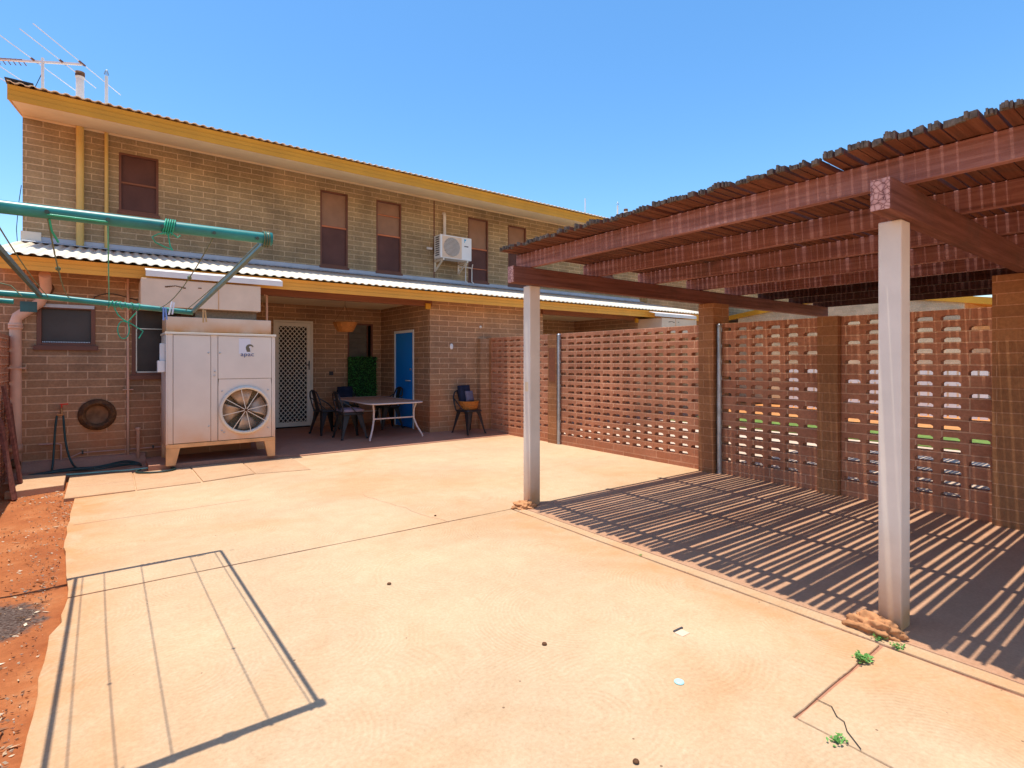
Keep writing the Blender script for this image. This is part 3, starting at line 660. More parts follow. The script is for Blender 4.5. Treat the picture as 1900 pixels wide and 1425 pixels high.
g = MB().tube([(-0.40, 8.91, 0.15), (-0.27, 8.925, 0.21), (0.62, 8.925, 0.205)], 0.007, 6); g.build('wall_cable', 'copper', house)
for x in (-0.26, 0.5): MB().box(x, x + 0.02, 8.915, 8.949, 0.19, 0.235).build('cable_clip', 'black', house)
MB().lathe([(0.0, -0.03), (0.024, -0.028), (0.026, -0.001)], (-0.10, 8.949, 0.10), 'y', 12).build('drain_plug', 'copper', house)
g = MB(); a = [(-0.15, 8.94, 2.18), (-0.12, 8.93, 2.24), (0.0, 8.92, 2.285), (0.10, 8.92, 2.28), (0.2, 8.93, 2.255), (0.34, 8.94, 2.22)]
g.tube(a, 0.006, 6); g.build('wall_cable', 'black', house)
# concrete plinth along the foot of the left wall
g = MB().profile_x([(8.52, -0.06), (8.60, 0.02), (8.80, 0.04), (8.90, 0.13), (YL - 0.002, 0.15), (YL - 0.002, -0.06)], -1.0, 0.42); struct(g.build('plinth', 'slabred'))

# television aerial on the roof
ant = thing('tv_aerial', 'skeletal tv aerial on a thin mast at the left end of the roof', 'aerial', (-0.79, 11.0, 5.36))
MB().tube([(-0.79, 11.0, 5.30), (-0.79, 11.0, 6.06)], 0.02, 10).build('mast', 'wpipe', ant)
bd = Vector((0.846, -0.53, -0.02)); ed = Vector((0.503, 0.872, 0)).normalized(); c0 = Vector((-0.79, 11.0, 6.0))
MB().bar(c0 - bd * 1.15, c0 + bd * 0.57, 0.028, 0.028).build('boom', 'wpipe', ant)
for s, L0, L1 in ((-0.12, 1.0, 1.0), (0.29, 0.85, 0.8), (0.57, 1.0, 1.0), (-0.8, 0.8, 0.8), (-1.1, 0.8, 0.8)):
    q = c0 + bd * s + Vector((0, 0, 0.015))
    e = MB().tube([q - ed * L0, q + ed * L1], 0.006, 6); e.cur = 1
    e.bar(q - ed * 0.07, q + ed * 0.07, 0.025, 0.02); e.build('element', ['wpipe', 'brown'], ant)
g = MB(); q = c0 - bd * 0.5
for k in range(7):
    s = -0.25 + k * 0.075; g.tube([q + bd * s - ed * 0.09 + Vector((0, 0, -0.03)), q + bd * s + Vector((0, 0, 0.02)), q + bd * s + ed * 0.09 + Vector((0, 0, -0.03))], 0.007, 5)
g.build('short_elements', 'brown', ant)
MB().tube([(-0.79, 11.0, 5.85), (-0.95, 11.02, 5.38)], 0.005, 5).build('stay_wire', 'black', ant)
MB().tube([(-1.052, 11.19, 4.1), (-1.08, 11.15, 3.8), (-1.10, 11.1, 3.4), (-1.08, 11.0, 3.2)], 0.005, 5).build('lead_cable', 'black', ant)
a2 = thing('roof_pole', 'thin bare pole standing at the far end of the roof', 'pole', (12.0, 12.2, 5.5))
MB().tube([(12.0, 12.2, 5.3), (12.0, 12.2, 6.5)], 0.015, 8).build('pole', 'wpipe', a2)

# split air conditioner on the upper wall
ac = thing('split_air_conditioner', 'white split air conditioner bracketed to the upper wall beside a tall window', 'air conditioner', (6.45, 10.9, 3.72))
x0, x1, y0, y1, z0, z1 = 6.03, 6.865, 10.75, 11.04, 3.745, 4.275
MB().box(x0, x1, y0, y1, z0, z1).build('casing', 'white', ac, bevel=0.012)
MB().box(x0 + 0.05, x0 + 0.56, y0 - 0.006, y0 - 0.001, z0 + 0.02, z1 - 0.03).build('fan_surround', 'duct', ac)
g = MB(); cx, cz, rr = x0 + 0.30, z0 + 0.265, 0.215
g.lathe([(0, -0.0065), (rr, -0.0065), (rr, -0.008), (0, -0.008)], (cx, y0, cz), 'y', 32); g.build('fan_opening', 'coil', ac)
g = MB()
for k in range(-7, 8):
    d = k * 0.028
    if abs(d) < rr:
        hh = math.sqrt(rr * rr - d * d); g.box(cx + d - 0.003, cx + d + 0.003, y0 - 0.016, y0 - 0.010, cz - hh, cz + hh).box(cx - hh, cx + hh, y0 - 0.022, y0 - 0.0165, cz + d - 0.003, cz + d + 0.003)
g.build('fan_grille', 'wpipe', ac)
g = MB()
for k in range(9): g.box(x0 - 0.006, x0 - 0.001, y0 + 0.05, y1 - 0.07, z0 + 0.06 + k * 0.05, z0 + 0.085 + k * 0.05)
g.build('side_louvre', 'logodark', ac)
g = MB().add([(6.665, y0 - 0.004, 4.20), (6.70, y0 - 0.004, 4.225), (6.66, y0 - 0.004, 4.23)], [(0, 1, 2)]).add([(6.665, y0 - 0.003, 4.19), (6.655, y0 - 0.003, 4.235), (6.72, y0 - 0.003, 4.235), (6.70, y0 - 0.003, 4.20)], [(0, 1, 2, 3)]).add([(6.66, y0 - 0.003, 4.14), (6.69, y0 - 0.003, 4.185), (6.66, y0 - 0.003, 4.185)], [(0, 1, 2)])
g.build('emblem', 'logosky', ac, fix=False)
g = MB()
for k in range(5): g.box(6.665 + k * 0.022, 6.682 + k * 0.022, y0 - 0.004, y0 - 0.001, 4.055, 4.08)
g.build('lettering', 'logodark', ac)
for x in (x0 + 0.1, x1 - 0.1):
    MB().box(x - 0.02, x + 0.02, y0 + 0.02, YU - 0.006, z0 - 0.045, z0 - 0.002).bar((x, YU - 0.03, z0 - 0.24), (x, y0 + 0.10, z0 - 0.05), 0.03).box(x - 0.02, x + 0.02, YU - 0.03, YU - 0.003, z0 - 0.26, z0 + 0.15).build('bracket', 'creamdoor', ac)
MB().tube([(6.36, YU - 0.002, 4.88), (6.36, YU - 0.05, 4.87), (6.36, YU - 0.06, 4.82), (6.36, YU - 0.06, 4.27)], 0.036, 12).build('pipe_cover', 'wpipe', ac)
MB().tube([(5.90, YU - 0.05, 4.0), (6.03, YU - 0.06, 4.0)], 0.03, 10).build('pipe_elbow', 'wpipe', ac)
for x in (6.94, 7.12): MB().tube([(x, YU - 0.1, 3.75), (x, YU - 0.06, 3.65), (x, YU - 0.06, 3.33), (x + 0.04, YU - 0.08, 3.29)], 0.013, 8).build('drain_pipe', 'wpipe', ac)
MB().box(6.78, 7.14, YU - 0.05, YU - 0.012, 3.655, 3.68).build('pipe_clip', 'creamdoor', ac)

# duct boxes in the eaves
def air_duct(x0, flip, label):
    d = thing('air_duct', label, 'air duct', (x0 + 0.69, 8.5, 2.08), 'duct boxes under the verandah eaves')
    X0, X1 = x0, x0 + 1.385
    b = MB().box(X0, X1, 8.20, 8.94, 2.085, 2.44); b.build('duct_box', 'duct', d, bevel=0.006)
    c0, c1 = (X0 + 0.045, X1 + 0.285) if not flip else (X0 - 0.285, X1 - 0.045)
    MB().profile_x([(8.17, 2.462), (8.17, 2.535), (8.36, 2.585), (8.36, 2.575), (8.182, 2.528), (8.182, 2.462)], c0, c1).build('cover_strip', 'wpipe', d)
    sx = X0 + 0.86 if not flip else X1 - 0.86
    MB().box(sx - 0.004, sx + 0.004, 8.194, 8.1995, 2.087, 2.438).build('panel_seam', 'dustyorange', d)
    g = MB(); rr = random.Random(5)
    for k in range(9): g.box(X0 + 0.25 + k * 0.025, X0 + 0.28 + k * 0.025, 8.197, 8.1995, 2.36 - abs(k - 4) * 0.006, 2.368 - abs(k - 4) * 0.004)
    g.box(X0 + 0.62, X0 + 0.66, 8.197, 8.1995, 2.35, 2.362); g.build('scuff', 'rust', d)
    return d
air_duct(0.345, False, 'cream duct box under the eave directly above the big air conditioner')
air_duct(10.62, True, 'far cream duct box under the eave beyond the breeze block wall')

# the big packaged air conditioner
A = thing('packaged_air_conditioner', 'large dusty cream air conditioner cabinet with a round fan standing on tapered legs', 'air conditioner', (1.25, 8.5, 0.07))
x0, x1, yf, yb, z0, z1 = 0.60, 1.905, 8.13, 8.84, 0.275, 1.735
c = MB().box(x0, x0 + 0.02, yf, yb, z0, z1).box(x1 - 0.02, x1, yf, yb, z0, z1).box(x0 + 0.02, x1 - 0.02, yb - 0.02, yb, z0, z1).box(x0 + 0.02, x1 - 0.02, yf + 0.03, yb - 0.02, z1 - 0.02, z1)
c.box(x0 + 0.02, x0 + 0.075, yf, yf + 0.03, z0 + 0.055, z1).box(x1 - 0.045, x1 - 0.02, yf, yf + 0.03, z0 + 0.055, z1).box(1.105, 1.185, yf + 0.004, yf + 0.03, z0 + 0.055, z1)
c.build('cabinet', 'offwhite', A, bevel=0.004)
MB().box(x0 - 0.012, x1 + 0.012, yf - 0.018, yb, z1 + 0.001, z1 + 0.03).build('top_lip', 'creamdoor', A, bevel=0.004)
MB().box(x0 + 0.005, x1 - 0.045, yf + 0.04, yb - 0.05, z1 + 0.031, 1.965).build('plenum', 'plenum', A, bevel=0.006)
MB().box(x0 + 0.35, x1 - 0.2, 8.35, 8.75, 1.966, 2.084).build('plenum_neck', 'coil', A)
MB().box(x0, x1, yf - 0.004, yf + 0.03, z0, z0 + 0.05).build('base_rail', 'dustyorange', A, bevel=0.004)
MB().box(x0 + 0.080, 1.100, yf - 0.002, yf + 0.022, z0 + 0.058, z1 - 0.006).build('door_panel', 'offwhite', A, bevel=0.004)
MB().box(1.190, x1 - 0.05, yf - 0.002, yf + 0.022, 1.155, z1 - 0.006).build('upper_panel', 'offwhite', A, bevel=0.004)
g = MB(); fx, fz, fr = 1.522, 0.725, 0.298; pa, pb, pc, pd = 1.190, x1 - 0.05, z0 + 0.058, 1.150; n = 48
ring = []; outer = []
for k in range(n):
    a = 2 * PI * k / n; ca, sa = math.cos(a), math.sin(a); ring.append((fx + fr * ca, fz + fr * sa))
    t = min((pb - fx) / ca if ca > 1e-6 else 9, (pa - fx) / ca if ca < -1e-6 else 9, (pd - fz) / sa if sa > 1e-6 else 9, (pc - fz) / sa if sa < -1e-6 else 9)
    outer.append((fx + t * ca, fz + t * sa))
for k in range(n):
    j = (k + 1) % n
    g.add([(outer[k][0], yf - 0.002, outer[k][1]), (outer[j][0], yf - 0.002, outer[j][1]), (ring[j][0], yf - 0.002, ring[j][1]), (ring[k][0], yf - 0.002, ring[k][1])], [(0, 1, 2, 3)])
for cx_, cz_, ia in ((pb, pd, 1), (pa, pd, 1), (pa, pc, 1), (pb, pc, 1)):
    near = sorted(range(n), key=lambda k: (outer[k][0] - cx_) ** 2 + (outer[k][1] - cz_) ** 2)[:2]
    g.add([(cx_, yf - 0.002, cz_), (outer[near[0]][0], yf - 0.002, outer[near[0]][1]), (outer[near[1]][0], yf - 0.002, outer[near[1]][1])], [(0, 1, 2)])
g.lathe([(fr, -0.002), (fr, 0.20)], (fx, yf, fz), 'y', 48); g.build('fan_panel', 'offwhite', A, fix=False)
MB().lathe([(fr + 0.030, -0.004), (fr + 0.028, -0.03), (fr + 0.005, -0.042), (fr - 0.012, -0.03), (fr - 0.012, 0.02)], (fx, yf, fz), 'y', 48).build('fan_ring', 'creamdoor', A)
g = MB()
for k in range(8):
    a = R(12) + 2 * PI * k / 8
    g.bar((fx + 0.02 * math.cos(a), yf - 0.045, fz + 0.02 * math.sin(a)), (fx + (fr + 0.012) * math.cos(a), yf - 0.036, fz + (fr + 0.012) * math.sin(a)), 0.009, 0.006, up=(0, 1, 0))
g.build('fan_guard', 'creamdoor', A)
for rr_ in (): pass
for k in range(4):
    g = MB(); a0 = R(-20) + k * PI / 2; vs = []; ns = 8
    for i in range(ns + 1):
        a = a0 + i / ns * 1.05
        for r_ in (0.06, 0.17, 0.275):
            vs.append((fx + r_ * math.cos(a), yf + 0.07 + 0.07 * (i / ns - 0.5), fz + r_ * math.sin(a)))
    g.add(vs, [(i * 3 + j, (i + 1) * 3 + j, (i + 1) * 3 + j + 1, i * 3 + j + 1) for i in range(ns) for j in range(2)], True)
    sheet(g.build('fan_blade', 'blade', A, fix=False), 0.003)
MB().lathe([(0, -0.035), (0.03, -0.03), (0.06, 0.03), (0.06, 0.12), (0, 0.12)], (fx, yf, fz), 'y', 20).build('fan_hub', 'rust', A)
g = MB().box(pa, pb, yf + 0.19, yf + 0.2, pc, pd); g.build('coil', 'coil', A)
g = MB()
for k in range(1, 9): g.lathe([(k * 0.034, 0.0), (k * 0.034 + 0.004, 0.006), (k * 0.034, 0.012)], (fx, yf + 0.165, fz), 'y', 40)
g.build('inner_wires', 'metal', A)
for (xa, xb) in ((x0, x0 + 0.155), (x1 - 0.145, x1)):
    s = 1 if xa == x0 else -1
    P = [(xa, z0 - 0.001), (xb, z0 - 0.001), (xb - (0.05 if s == 1 else 0), 0.055), (xa + (0 if s == 1 else 0.05), 0.055)]
    for yy in (yf - 0.004, yb - 0.06):
        g = MB(); vs = [(p[0], yy, p[1]) for p in P] + [(p[0], yy + 0.05, p[1]) for p in P]
        g.add(vs, [(0, 1, 2, 3), (7, 6, 5, 4), (0, 4, 5, 1), (1, 5, 6, 2), (2, 6, 7, 3), (3, 7, 4, 0)]); g.build('leg', 'dustyorange' if yy < 8.3 else 'offwhite', A, bevel=0.004)
g = MB()
for x, z in ((1.075, 1.50), (1.21, 1.50), (1.145, 1.20), (1.15, 1.255), (1.08, 0.53), (1.235, 0.46), (1.235, 0.99), (1.81, 0.46), (1.81, 0.99), (1.26, 0.435)):
    g.lathe([(0, -0.012), (0.010, -0.010), (0.010, 0.006)], (x, yf - 0.002, z), 'y', 10)
g.build('knobs', 'metal', A)
MB().box(0.515, 0.598, 8.19, 8.30, 1.25, 1.40).box(0.54, 0.60, 8.22, 8.27, 1.40, 1.62).build('isolator_switch', 'wpipe', A, bevel=0.008)
MB().box(1.44, 1.585, yf - 0.0045, yf - 0.0025, 1.49, 1.70).build('sticker', 'sticker', A)
def text(body, size, x, y, z, mname, parent, name):
    cu = bpy.data.curves.new(name, 'FONT'); cu.body = body; cu.size = size; cu.extrude = 0.0008; cu.align_x = 'CENTER'; cu.space_character = 1.02
    to = bpy.data.objects.new(name, cu); COL.objects.link(to); bpy.context.view_layer.update()
    me = bpy.data.meshes.new_from_object(to.evaluated_get(bpy.context.evaluated_depsgraph_get()))
    bpy.data.objects.remove(to)
    me.transform(Matrix.Translation((x, y, z)) @ Matrix.Rotation(R(90), 4, 'X') @ Matrix.Diagonal((1.15, 1, 1, 1)))
    me.materials.clear(); me.materials.append(M[mname])
    o = bpy.data.objects.new(name, me); COL.objects.link(o); o.parent = parent; o.matrix_parent_inverse = Matrix.Translation(-parent.location); return o
text('apac', 0.082, 1.545, yf - 0.006, 1.46, 'logoblue', A, 'lettering')
g = MB(); vs = []
for i in range(15):
    a = R(200) - i / 14 * R(185); w = 0.05 * (1 - i / 14 * 0.75)
    vs += [(1.575 + 0.05 * math.cos(a), yf - 0.006, 1.575 + 0.05 * math.sin(a)), (1.575 + (0.05 - w) * math.cos(a), yf - 0.006, 1.575 + (0.05 - w) * math.sin(a))]
g.add(vs, [(2 * i, 2 * i + 2, 2 * i + 3, 2 * i + 1) for i in range(14)])
g.add([(1.527, yf - 0.006, 1.56), (1.575, yf - 0.006, 1.575), (1.582, yf - 0.006, 1.52), (1.538, yf - 0.006, 1.52)], [(0, 1, 2, 3)])
g.build('emblem', 'logogrey', A, fix=False)

# ---------------------------------------------------------------- breeze block wall
bw = thing('breeze_block_wall', 'long pierced red brown breeze block wall with brick pillars', 'wall', (6.14, 3.5, 0))
def breeze(g, xf, xb, ya, yb, zb, rows, phase, alt_lo=True, alt_hi=True, pitch=0.2025, hw=0.144, hh=0.040):
    n = int(round((yb - ya) / pitch)); pitch = (yb - ya) / n; s = 1 if xb > xf else -1
    rr = random.Random(int(ya * 100) + 7)
    for r in range(rows):
        z = zb + r * 0.1
        for c in range(n):
            y = ya + c * pitch
            hole = not ((c == 0 and alt_lo and (r + phase) % 2) or (c == n - 1 and alt_hi and (r + phase) % 2 == 0))
            A_, B_, C_, D_ = (y, z), (y + pitch, z), (y + pitch, z + 0.1), (y, z + 0.1)
            if not hole:
                for x in (xf, xb): g.add([(x, *p) for p in (A_, B_, C_, D_)], [(0, 1, 2, 3)])
                continue
            m = y + pitch / 2 + rr.uniform(-0.004, 0.004); l_, r_ = m - hw / 2, m + hw / 2; b0 = z + 0.006; t0 = b0 + hh + rr.uniform(-0.004, 0.004); ch = 0.018
            H = [(l_, b0), (r_, b0), (r_, t0 - ch * 0.7), (r_ - ch, t0), (l_ + ch, t0), (l_, t0 - ch * 0.7)]
            for x in (xf, xb):
                v = [(x, *p) for p in (A_, B_, C_, D_)] + [(x, *p) for p in H]
                g.add(v, [(0, 1, 5, 4), (1, 2, 6, 5), (2, 7, 6), (2, 3, 8, 7), (3, 9, 8), (3, 0, 4, 9)])
            v = [(xf, *p) for p in H] + [(xb, *p) for p in H]
            g.add(v, [(i, (i + 1) % 6, 6 + (i + 1) % 6, 6 + i) for i in range(6)])
    top = zb + rows * 0.1
    g.add([(xf, ya, top), (xb, ya, top), (xb, yb, top), (xf, yb, top)], [(0, 1, 2, 3)])
    for y in (ya, yb): g.add([(xf, y, zb), (xb, y, zb), (xb, y, top), (xf, y, top)], [(0, 1, 2, 3)])
    return g
XW, XW2 = 6.10, 6.19
for i, (ya, yb) in enumerate(((7.06, 8.83), (4.075, 6.825), (2.655, 3.855), (1.235, 2.445), (-0.9, 1.02))):
    g = breeze(MB(), XW, XW2, ya, yb, 0.157, 17, 1)
    g.build('pierced_panel', 'redbrick', bw, fix=False)
    MB().box(XW - 0.006, XW2 + 0.006, ya, yb, -0.1, 0.156).build('base_course', 'redbrick', bw)
MB().box(XW - 0.05, XW2 + 0.02, 8.832, 8.946, -0.1, 1.855).build('pier', 'pierbrick', bw)
p = MB().box(XW - 0.05, XW2 + 0.03, 6.83, 7.055, -0.1, 1.845).build('pier', 'pierbrick', bw)
MB().box(XW - 0.0535, XW - 0.0505, 6.86, 7.03, 1.05, 1.62).build('red_paint_patch', 'red_wash' if 'red_wash' in M else 'beam', p)
MB().box(XW - 0.075, XW2 + 0.03, 2.45, 2.65, -0.1, 1.86).build('pier', 'pierbrick', bw)
MB().box(6.0, 6.34, 3.86, 4.07, -0.1, 2.112).build('pillar', 'pierbrick', bw)
MB().box(6.0, 6.34, 1.025, 1.23, -0.1, 2.112).build('pillar', 'pierbrick', bw)
for y in (6.79, 3.82):
    g = MB().tube([(XW - 0.035, y, -0.02), (XW - 0.035, y, 1.83)], 0.03, 16).lathe([(0.03, 1.82), (0.033, 1.825), (0.033, 1.845), (0, 1.855)], (XW - 0.035, y, 0), 'z', 16)
    g.build('steel_post', 'galv', bw)
lw = thing('side_breeze_wall', 'pierced block wall running out from the left end of the house', 'wall', (-1.0, 7, 0))
g = breeze(MB(), -0.945, -1.035, 2.0, 8.90, 0.0, 17, 0); g.build('pierced_panel', 'redbrick', lw, fix=False)

# ---------------------------------------------------------------- pergola
pg = thing('pergola', 'weathered red brown timber pergola with close slats on cream steel posts', 'pergola', (4.6, 2.6, 0))
ZB0, ZB1, ZJ = 2.117, 2.276, 2.42
for y in (1.02, 4.05, -1.05):
    p = MB().box(3.25, 3.375, y - 0.0, y + 0.105, 0.0, ZB0 - 0.001)
    q = p.build('post', 'post', pg, bevel=0.006)
    if y > 4: MB().box(3.2475, 3.2495, y + 0.03, y + 0.075, 1.10, 1.19).build('patch', 'soffit', q)
for y, x1 in ((0.985, 6.33), (3.985, 9.45), (-1.06, 6.3)):
    b = MB().box(3.006, x1, y, y + 0.09, ZB0, ZB1).build('bearer', 'bearer', pg, bevel=0.008)
    MB().box(3.0, 3.0055, y + 0.004, y + 0.086, ZB0 + 0.004, ZB1 - 0.004).build('end_grain', 'endgrain', b)
JX = [3.2, 4.11, 5.02, 5.93, 6.80, 7.67, 8.55, 9.40]
for k, x in enumerate(JX):
    y1 = 4.2 + random.uniform(-0.02, 0.03)
    MB().box(x, x + 0.05, -1.2, y1, ZB1 + 0.001, ZJ).build('joist', 'joist' if k < 5 else 'darkjoist', pg, bevel=0.004)
# slats with a wavering edge, eaten ends and uneven gaps
y = 4.19; ns = 0; rs = random.Random(3)
while y > -1.15 and ns < 98:
    w = rs.uniform(0.038, 0.048); th = rs.uniform(0.026, 0.035); lift = 0.016 * max(0.0, 1 - ((ns + 5) % 19) / 13) + rs.choice((0, 0, 0.002, 0.004))
    xs = 2.985 + rs.uniform(-0.03, 0.025); xe = 9.62 + rs.uniform(-0.05, 0.05)
    g = MB(); n = 30; ring = []
    jc = rs.uniform(-0.003, 0.003); base = [rs.uniform(-0.0055, 0.0055) for _ in range(9)]
    for i in range(n + 1):
        x = xs + (xe - xs) * i / n; t = i / n * 7.999; a = int(t); f = t - a; f = f * f * (3 - 2 * f)
        o_ = base[a] * (1 - f) + base[a + 1] * f + jc + rs.uniform(-0.0012, 0.0012)
        ww = w / 2 + rs.uniform(-0.0012, 0.0012); zt = ZJ + 0.001 + lift * max(0.0, 1 - i / 9) + th + rs.uniform(-0.004, 0.004); zb = ZJ + 0.001 + lift * max(0.0, 1 - i / 9)
        ring.append([(x, y - w / 2 + o_ - ww, zb), (x, y - w / 2 + o_ + ww, zb), (x, y - w / 2 + o_ + ww, zt), (x, y - w / 2 + o_ - ww, zt)])
    vs = [q for r_ in ring for q in r_]
    fs = [(i * 4 + k, i * 4 + (k + 1) % 4, (i + 1) * 4 + (k + 1) % 4, (i + 1) * 4 + k) for i in range(n) for k in range(4)]
    g.add(vs, fs); g.add(ring[-1], [(0, 1, 2, 3)])
    # ragged weathered left end: splinters of uneven length
    g.cur = 1; m = rs.choice((3, 4, 5)); y0_, y1_ = ring[0][0][1], ring[0][1][1]
    for k in range(m):
        ya_, yb_ = y0_ + (y1_ - y0_) * k / m, y0_ + (y1_ - y0_) * (k + 0.93) / m
        L = rs.choice((0.004, 0.008, 0.014, 0.03)); zt = ring[0][2][2]
        g.box(xs - L, xs - 0.0003, ya_, yb_, ring[0][0][2] + 0.002, zt + rs.uniform(-0.007, 0.004))
    g.add(ring[0], [(3, 2, 1, 0)])
    if rs.random() < 0.5:
        for k in range(5): # lifted splinters along the top of the end
            xx = xs + rs.uniform(0.0, 0.14); yy = rs.uniform(y0_, y1_); g.box(xx, xx + rs.uniform(0.01, 0.04), yy - 0.003, yy + 0.003, ring[0][2][2] - 0.008, ring[0][2][2] + rs.uniform(0.002, 0.011))
    g.build('slat', ['slat', 'char'], pg)
    y -= w + rs.choice((0.002, 0.006, 0.009, 0.012, 0.014, 0.018, 0.025)); ns += 1
MB().box(9.32, 9.40, 4.0, 4.06, -0.05, ZB0 - 0.001).build('steel_post', 'galv', pg)

# rough footings, weeds, bits on the slab
def footing(c, sx, sy, sz, seed, label):
    bm = bmesh.new(); bmesh.ops.create_icosphere(bm, subdivisions=5, radius=1.0); rr = random.Random(seed)
    ph = [rr.uniform(0, 6) for _ in range(6)]
    for v in bm.verts:
        q = v.co; d = 1 + 0.13 * math.sin(4 * q.x + ph[0]) * math.cos(5 * q.y + ph[1]) + 0.09 * math.sin(9 * q.z + 7 * q.x + ph[2]) + 0.05 * math.sin(17 * q.y + ph[3]) * math.sin(15 * q.x + ph[4]) + rr.uniform(-0.015, 0.015)
        d += 0.16 * mnoise.fractal(Vector(q) * 3.2 + Vector((seed * 7, 0, 0)), 0.8, 2.2, 5) - 0.10 * max(0.0, 0.12 - abs(mnoise.noise(Vector(q) * 2.3 + Vector((seed * 3, 5, 1))))) / 0.12
        v.co = (c[0] + q.x * sx * d, c[1] + q.y * sy * d, c[2] + max(-0.3, q.z) * sz * d)
    me = bpy.data.meshes.new('footing'); bm.to_mesh(me); bm.free(); me.materials.append(M['stone'])
    for p in me.polygons: p.use_smooth = True
    o = bpy.data.objects.new('footing', me); COL.objects.link(o); tag(o, label, 'footing', 'rough concrete footings of the pergola posts'); return o
footing((3.16, 1.115, 0.0), 0.075, 0.13, 0.075, 1, 'rough orange lump of concrete at the foot of the near post, weeds beside it')
footing((3.19, 4.06, 0.0), 0.12, 0.10, 0.055, 2, 'rough cracked lump of concrete round the foot of the far pergola post')
def weed(c, r, n, seed, label):
    g = MB(); rr = random.Random(seed)
    for k in range(n * 2):
        a = rr.uniform(0, 2 * PI); L = rr.uniform(0.25, 0.6) * r; h = rr.uniform(0.0, 0.5) * r
        b = Vector((c[0] + rr.gauss(0, 0.5) * r, c[1] + rr.gauss(0, 0.38) * r, rr.uniform(0, 0.4) * r)); t = b + Vector((math.cos(a) * L, math.sin(a) * L, h))
        s = Vector((-math.sin(a), math.cos(a), 0)) * r * 0.17; mid = (b + t) / 2 + Vector((0, 0, h * 0.3))
        g.add([b, mid - s, t, mid + s], [(0, 1, 2, 3)])
    tag(g.build('weed', 'weed', fix=False), label, 'weed', 'weeds in the slab joints')
weed((2.81, 1.03), 0.036, 46, 1, 'larger leafy weed in the joint of the corner slab')
weed((3.085, 1.06), 0.03, 24, 2, 'weed growing against the rough footing of the near post')
weed((3.06, 0.975), 0.028, 24, 3, 'round weed at the crossing of the slab joints by the near post')
weed((2.13, 0.865), 0.03, 20, 4, 'weed where the crack reaches the edge of the corner slab')
weed((3.05, 2.545), 0.015, 10, 5, 'tiny weed in the joint midway between the two posts')
g = MB().lathe([(0, 0.008), (0.015, 0.008), (0.021, 0.005), (0.022, 0.001)], (1.979, 1.438, 0), 'z', 14)
tag(g.build('bottle_top', 'cyan'), 'pale blue plastic disc lying on the concrete', 'litter')
g = MB().box(2.32, 2.38, 1.665, 1.715, -0.01, 0.002); pl = tag(g.build('cover_plate', 'duct'), 'small white square plate set in the concrete', 'plate')
MB().box(2.325, 2.395, 1.716, 1.726, 0.0, 0.006).build('slot', 'logodark', pl)
for i, (x, y) in enumerate(((1.406, 3.153), (1.715, 2.025), (1.463, 1.239), (2.36, 4.3))):
    g = MB(); rr = random.Random(i); r_ = 0.014 - 0.001 * i
    g.lathe([(0, 0.010), (r_ * 0.8, 0.008), (r_, 0.003), (r_ * 0.7, 0)], (x, y, 0.0005), 'z', 9)
    tag(g.build('pebble', 'rust'), ['dark pebble out on the open concrete nearest the clothesline shadow', 'brown pebble in the middle of the foreground concrete', 'dark pebble closest to the corner slab crack', 'pebble close to the far pergola post'][i], 'pebble', 'pebbles on the concrete')

# dry leaf litter on the dirt
g = MB(); rr = random.Random(9)
for k in range(2200):
    y = rr.uniform(1.2, 7.6); e = -0.26
    x = e - abs(rr.gauss(0, 0.12 if math.sin(3.1 * y) > 0.1 else 0.3)) if rr.random() < 0.7 else rr.uniform(-1.4, e)
    if x > e or x < -1.5: continue
    L = rr.uniform(0.003, 0.013) * (1 if rr.random() < 0.93 else 2.4); w = L * rr.uniform(0.18, 0.4); a = rr.uniform(0, PI)
    z = dz(x, y) + 0.004; u = Vector((math.cos(a), math.sin(a), 0)) * L; v = Vector((-math.sin(a), math.cos(a), 0)) * w; c = Vector((x, y, z))
    q = rr.uniform(0.002, 0.012)
    g.add([c - u + Vector((0, 0, q)), c - v * 0.9, c + u + Vector((0, 0, q * rr.random())), c + v * 0.9 + Vector((0, 0, q))], [(0, 1, 2), (0, 2, 3)])
struct(g.build('leaf_litter', 'litter', fix=False), 'stuff')
o = struct(MB().tube([(-0.55, 2.62, 0.0), (-0.42, 2.60, 0.03), (-0.34, 2.72, 0.02), (-0.325, 2.85, 0.01)], [0.004, 0.009, 0.008, 0.003], 6).build('bark_strip', 'litter'), 'stuff')

# ---------------------------------------------------------------- clothesline
cl = thing('clothesline', 'green folding clothesline frame strung with cords', 'clothesline', (-1.5, 4.5, 0))
MB().tube([(-0.42, 2.31, 1.868), (0.50, 2.31, 1.875)], 0.0215, 16).build('near_rail', 'green', cl)
MB().tube([(-1.5, 4.53, 1.83), (-0.33, 4.53, 1.80), (0.50, 4.53, 1.741)], 0.0185, 14).build('far_rail', 'green', cl)
MB().lathe([(0.0215, -0.001), (0.026, 0), (0.026, 0.028), (0.0, 0.032)], (0.50, 2.31, 1.875), 'x', 16).build('end_cap', 'green', cl)
MB().bar((0.505, 2.31, 1.865), (0.497, 4.53, 1.748), 0.018, 0.024).build('arm', 'darkgreen', cl); MB().bar((-0.355, 2.31, 1.86), (-0.335, 4.53, 1.80), 0.018, 0.024).build('arm', 'darkgreen', cl)
MB().tube([(-1.5, 4.53, -0.05), (-1.5, 4.53, 1.9)], 0.03, 14).build('post', 'green', cl)
for x in (-0.154, 0.003, 0.158, 0.321, 0.47):
    MB().tube([(x, 2.292, 1.868), (x, 2.282, 1.866)], 0.0065, 8).build('eyelet', 'darkgreen', cl)
MB().box(-0.43, -0.35, 4.50, 4.508, 1.695, 1.76).build('bracket', 'darkgreen', cl)
MB().tube([(-0.8, 4.53, 1.77), (-0.46, 4.51, 1.755)], 0.016, 10).build('brace', 'green', cl)
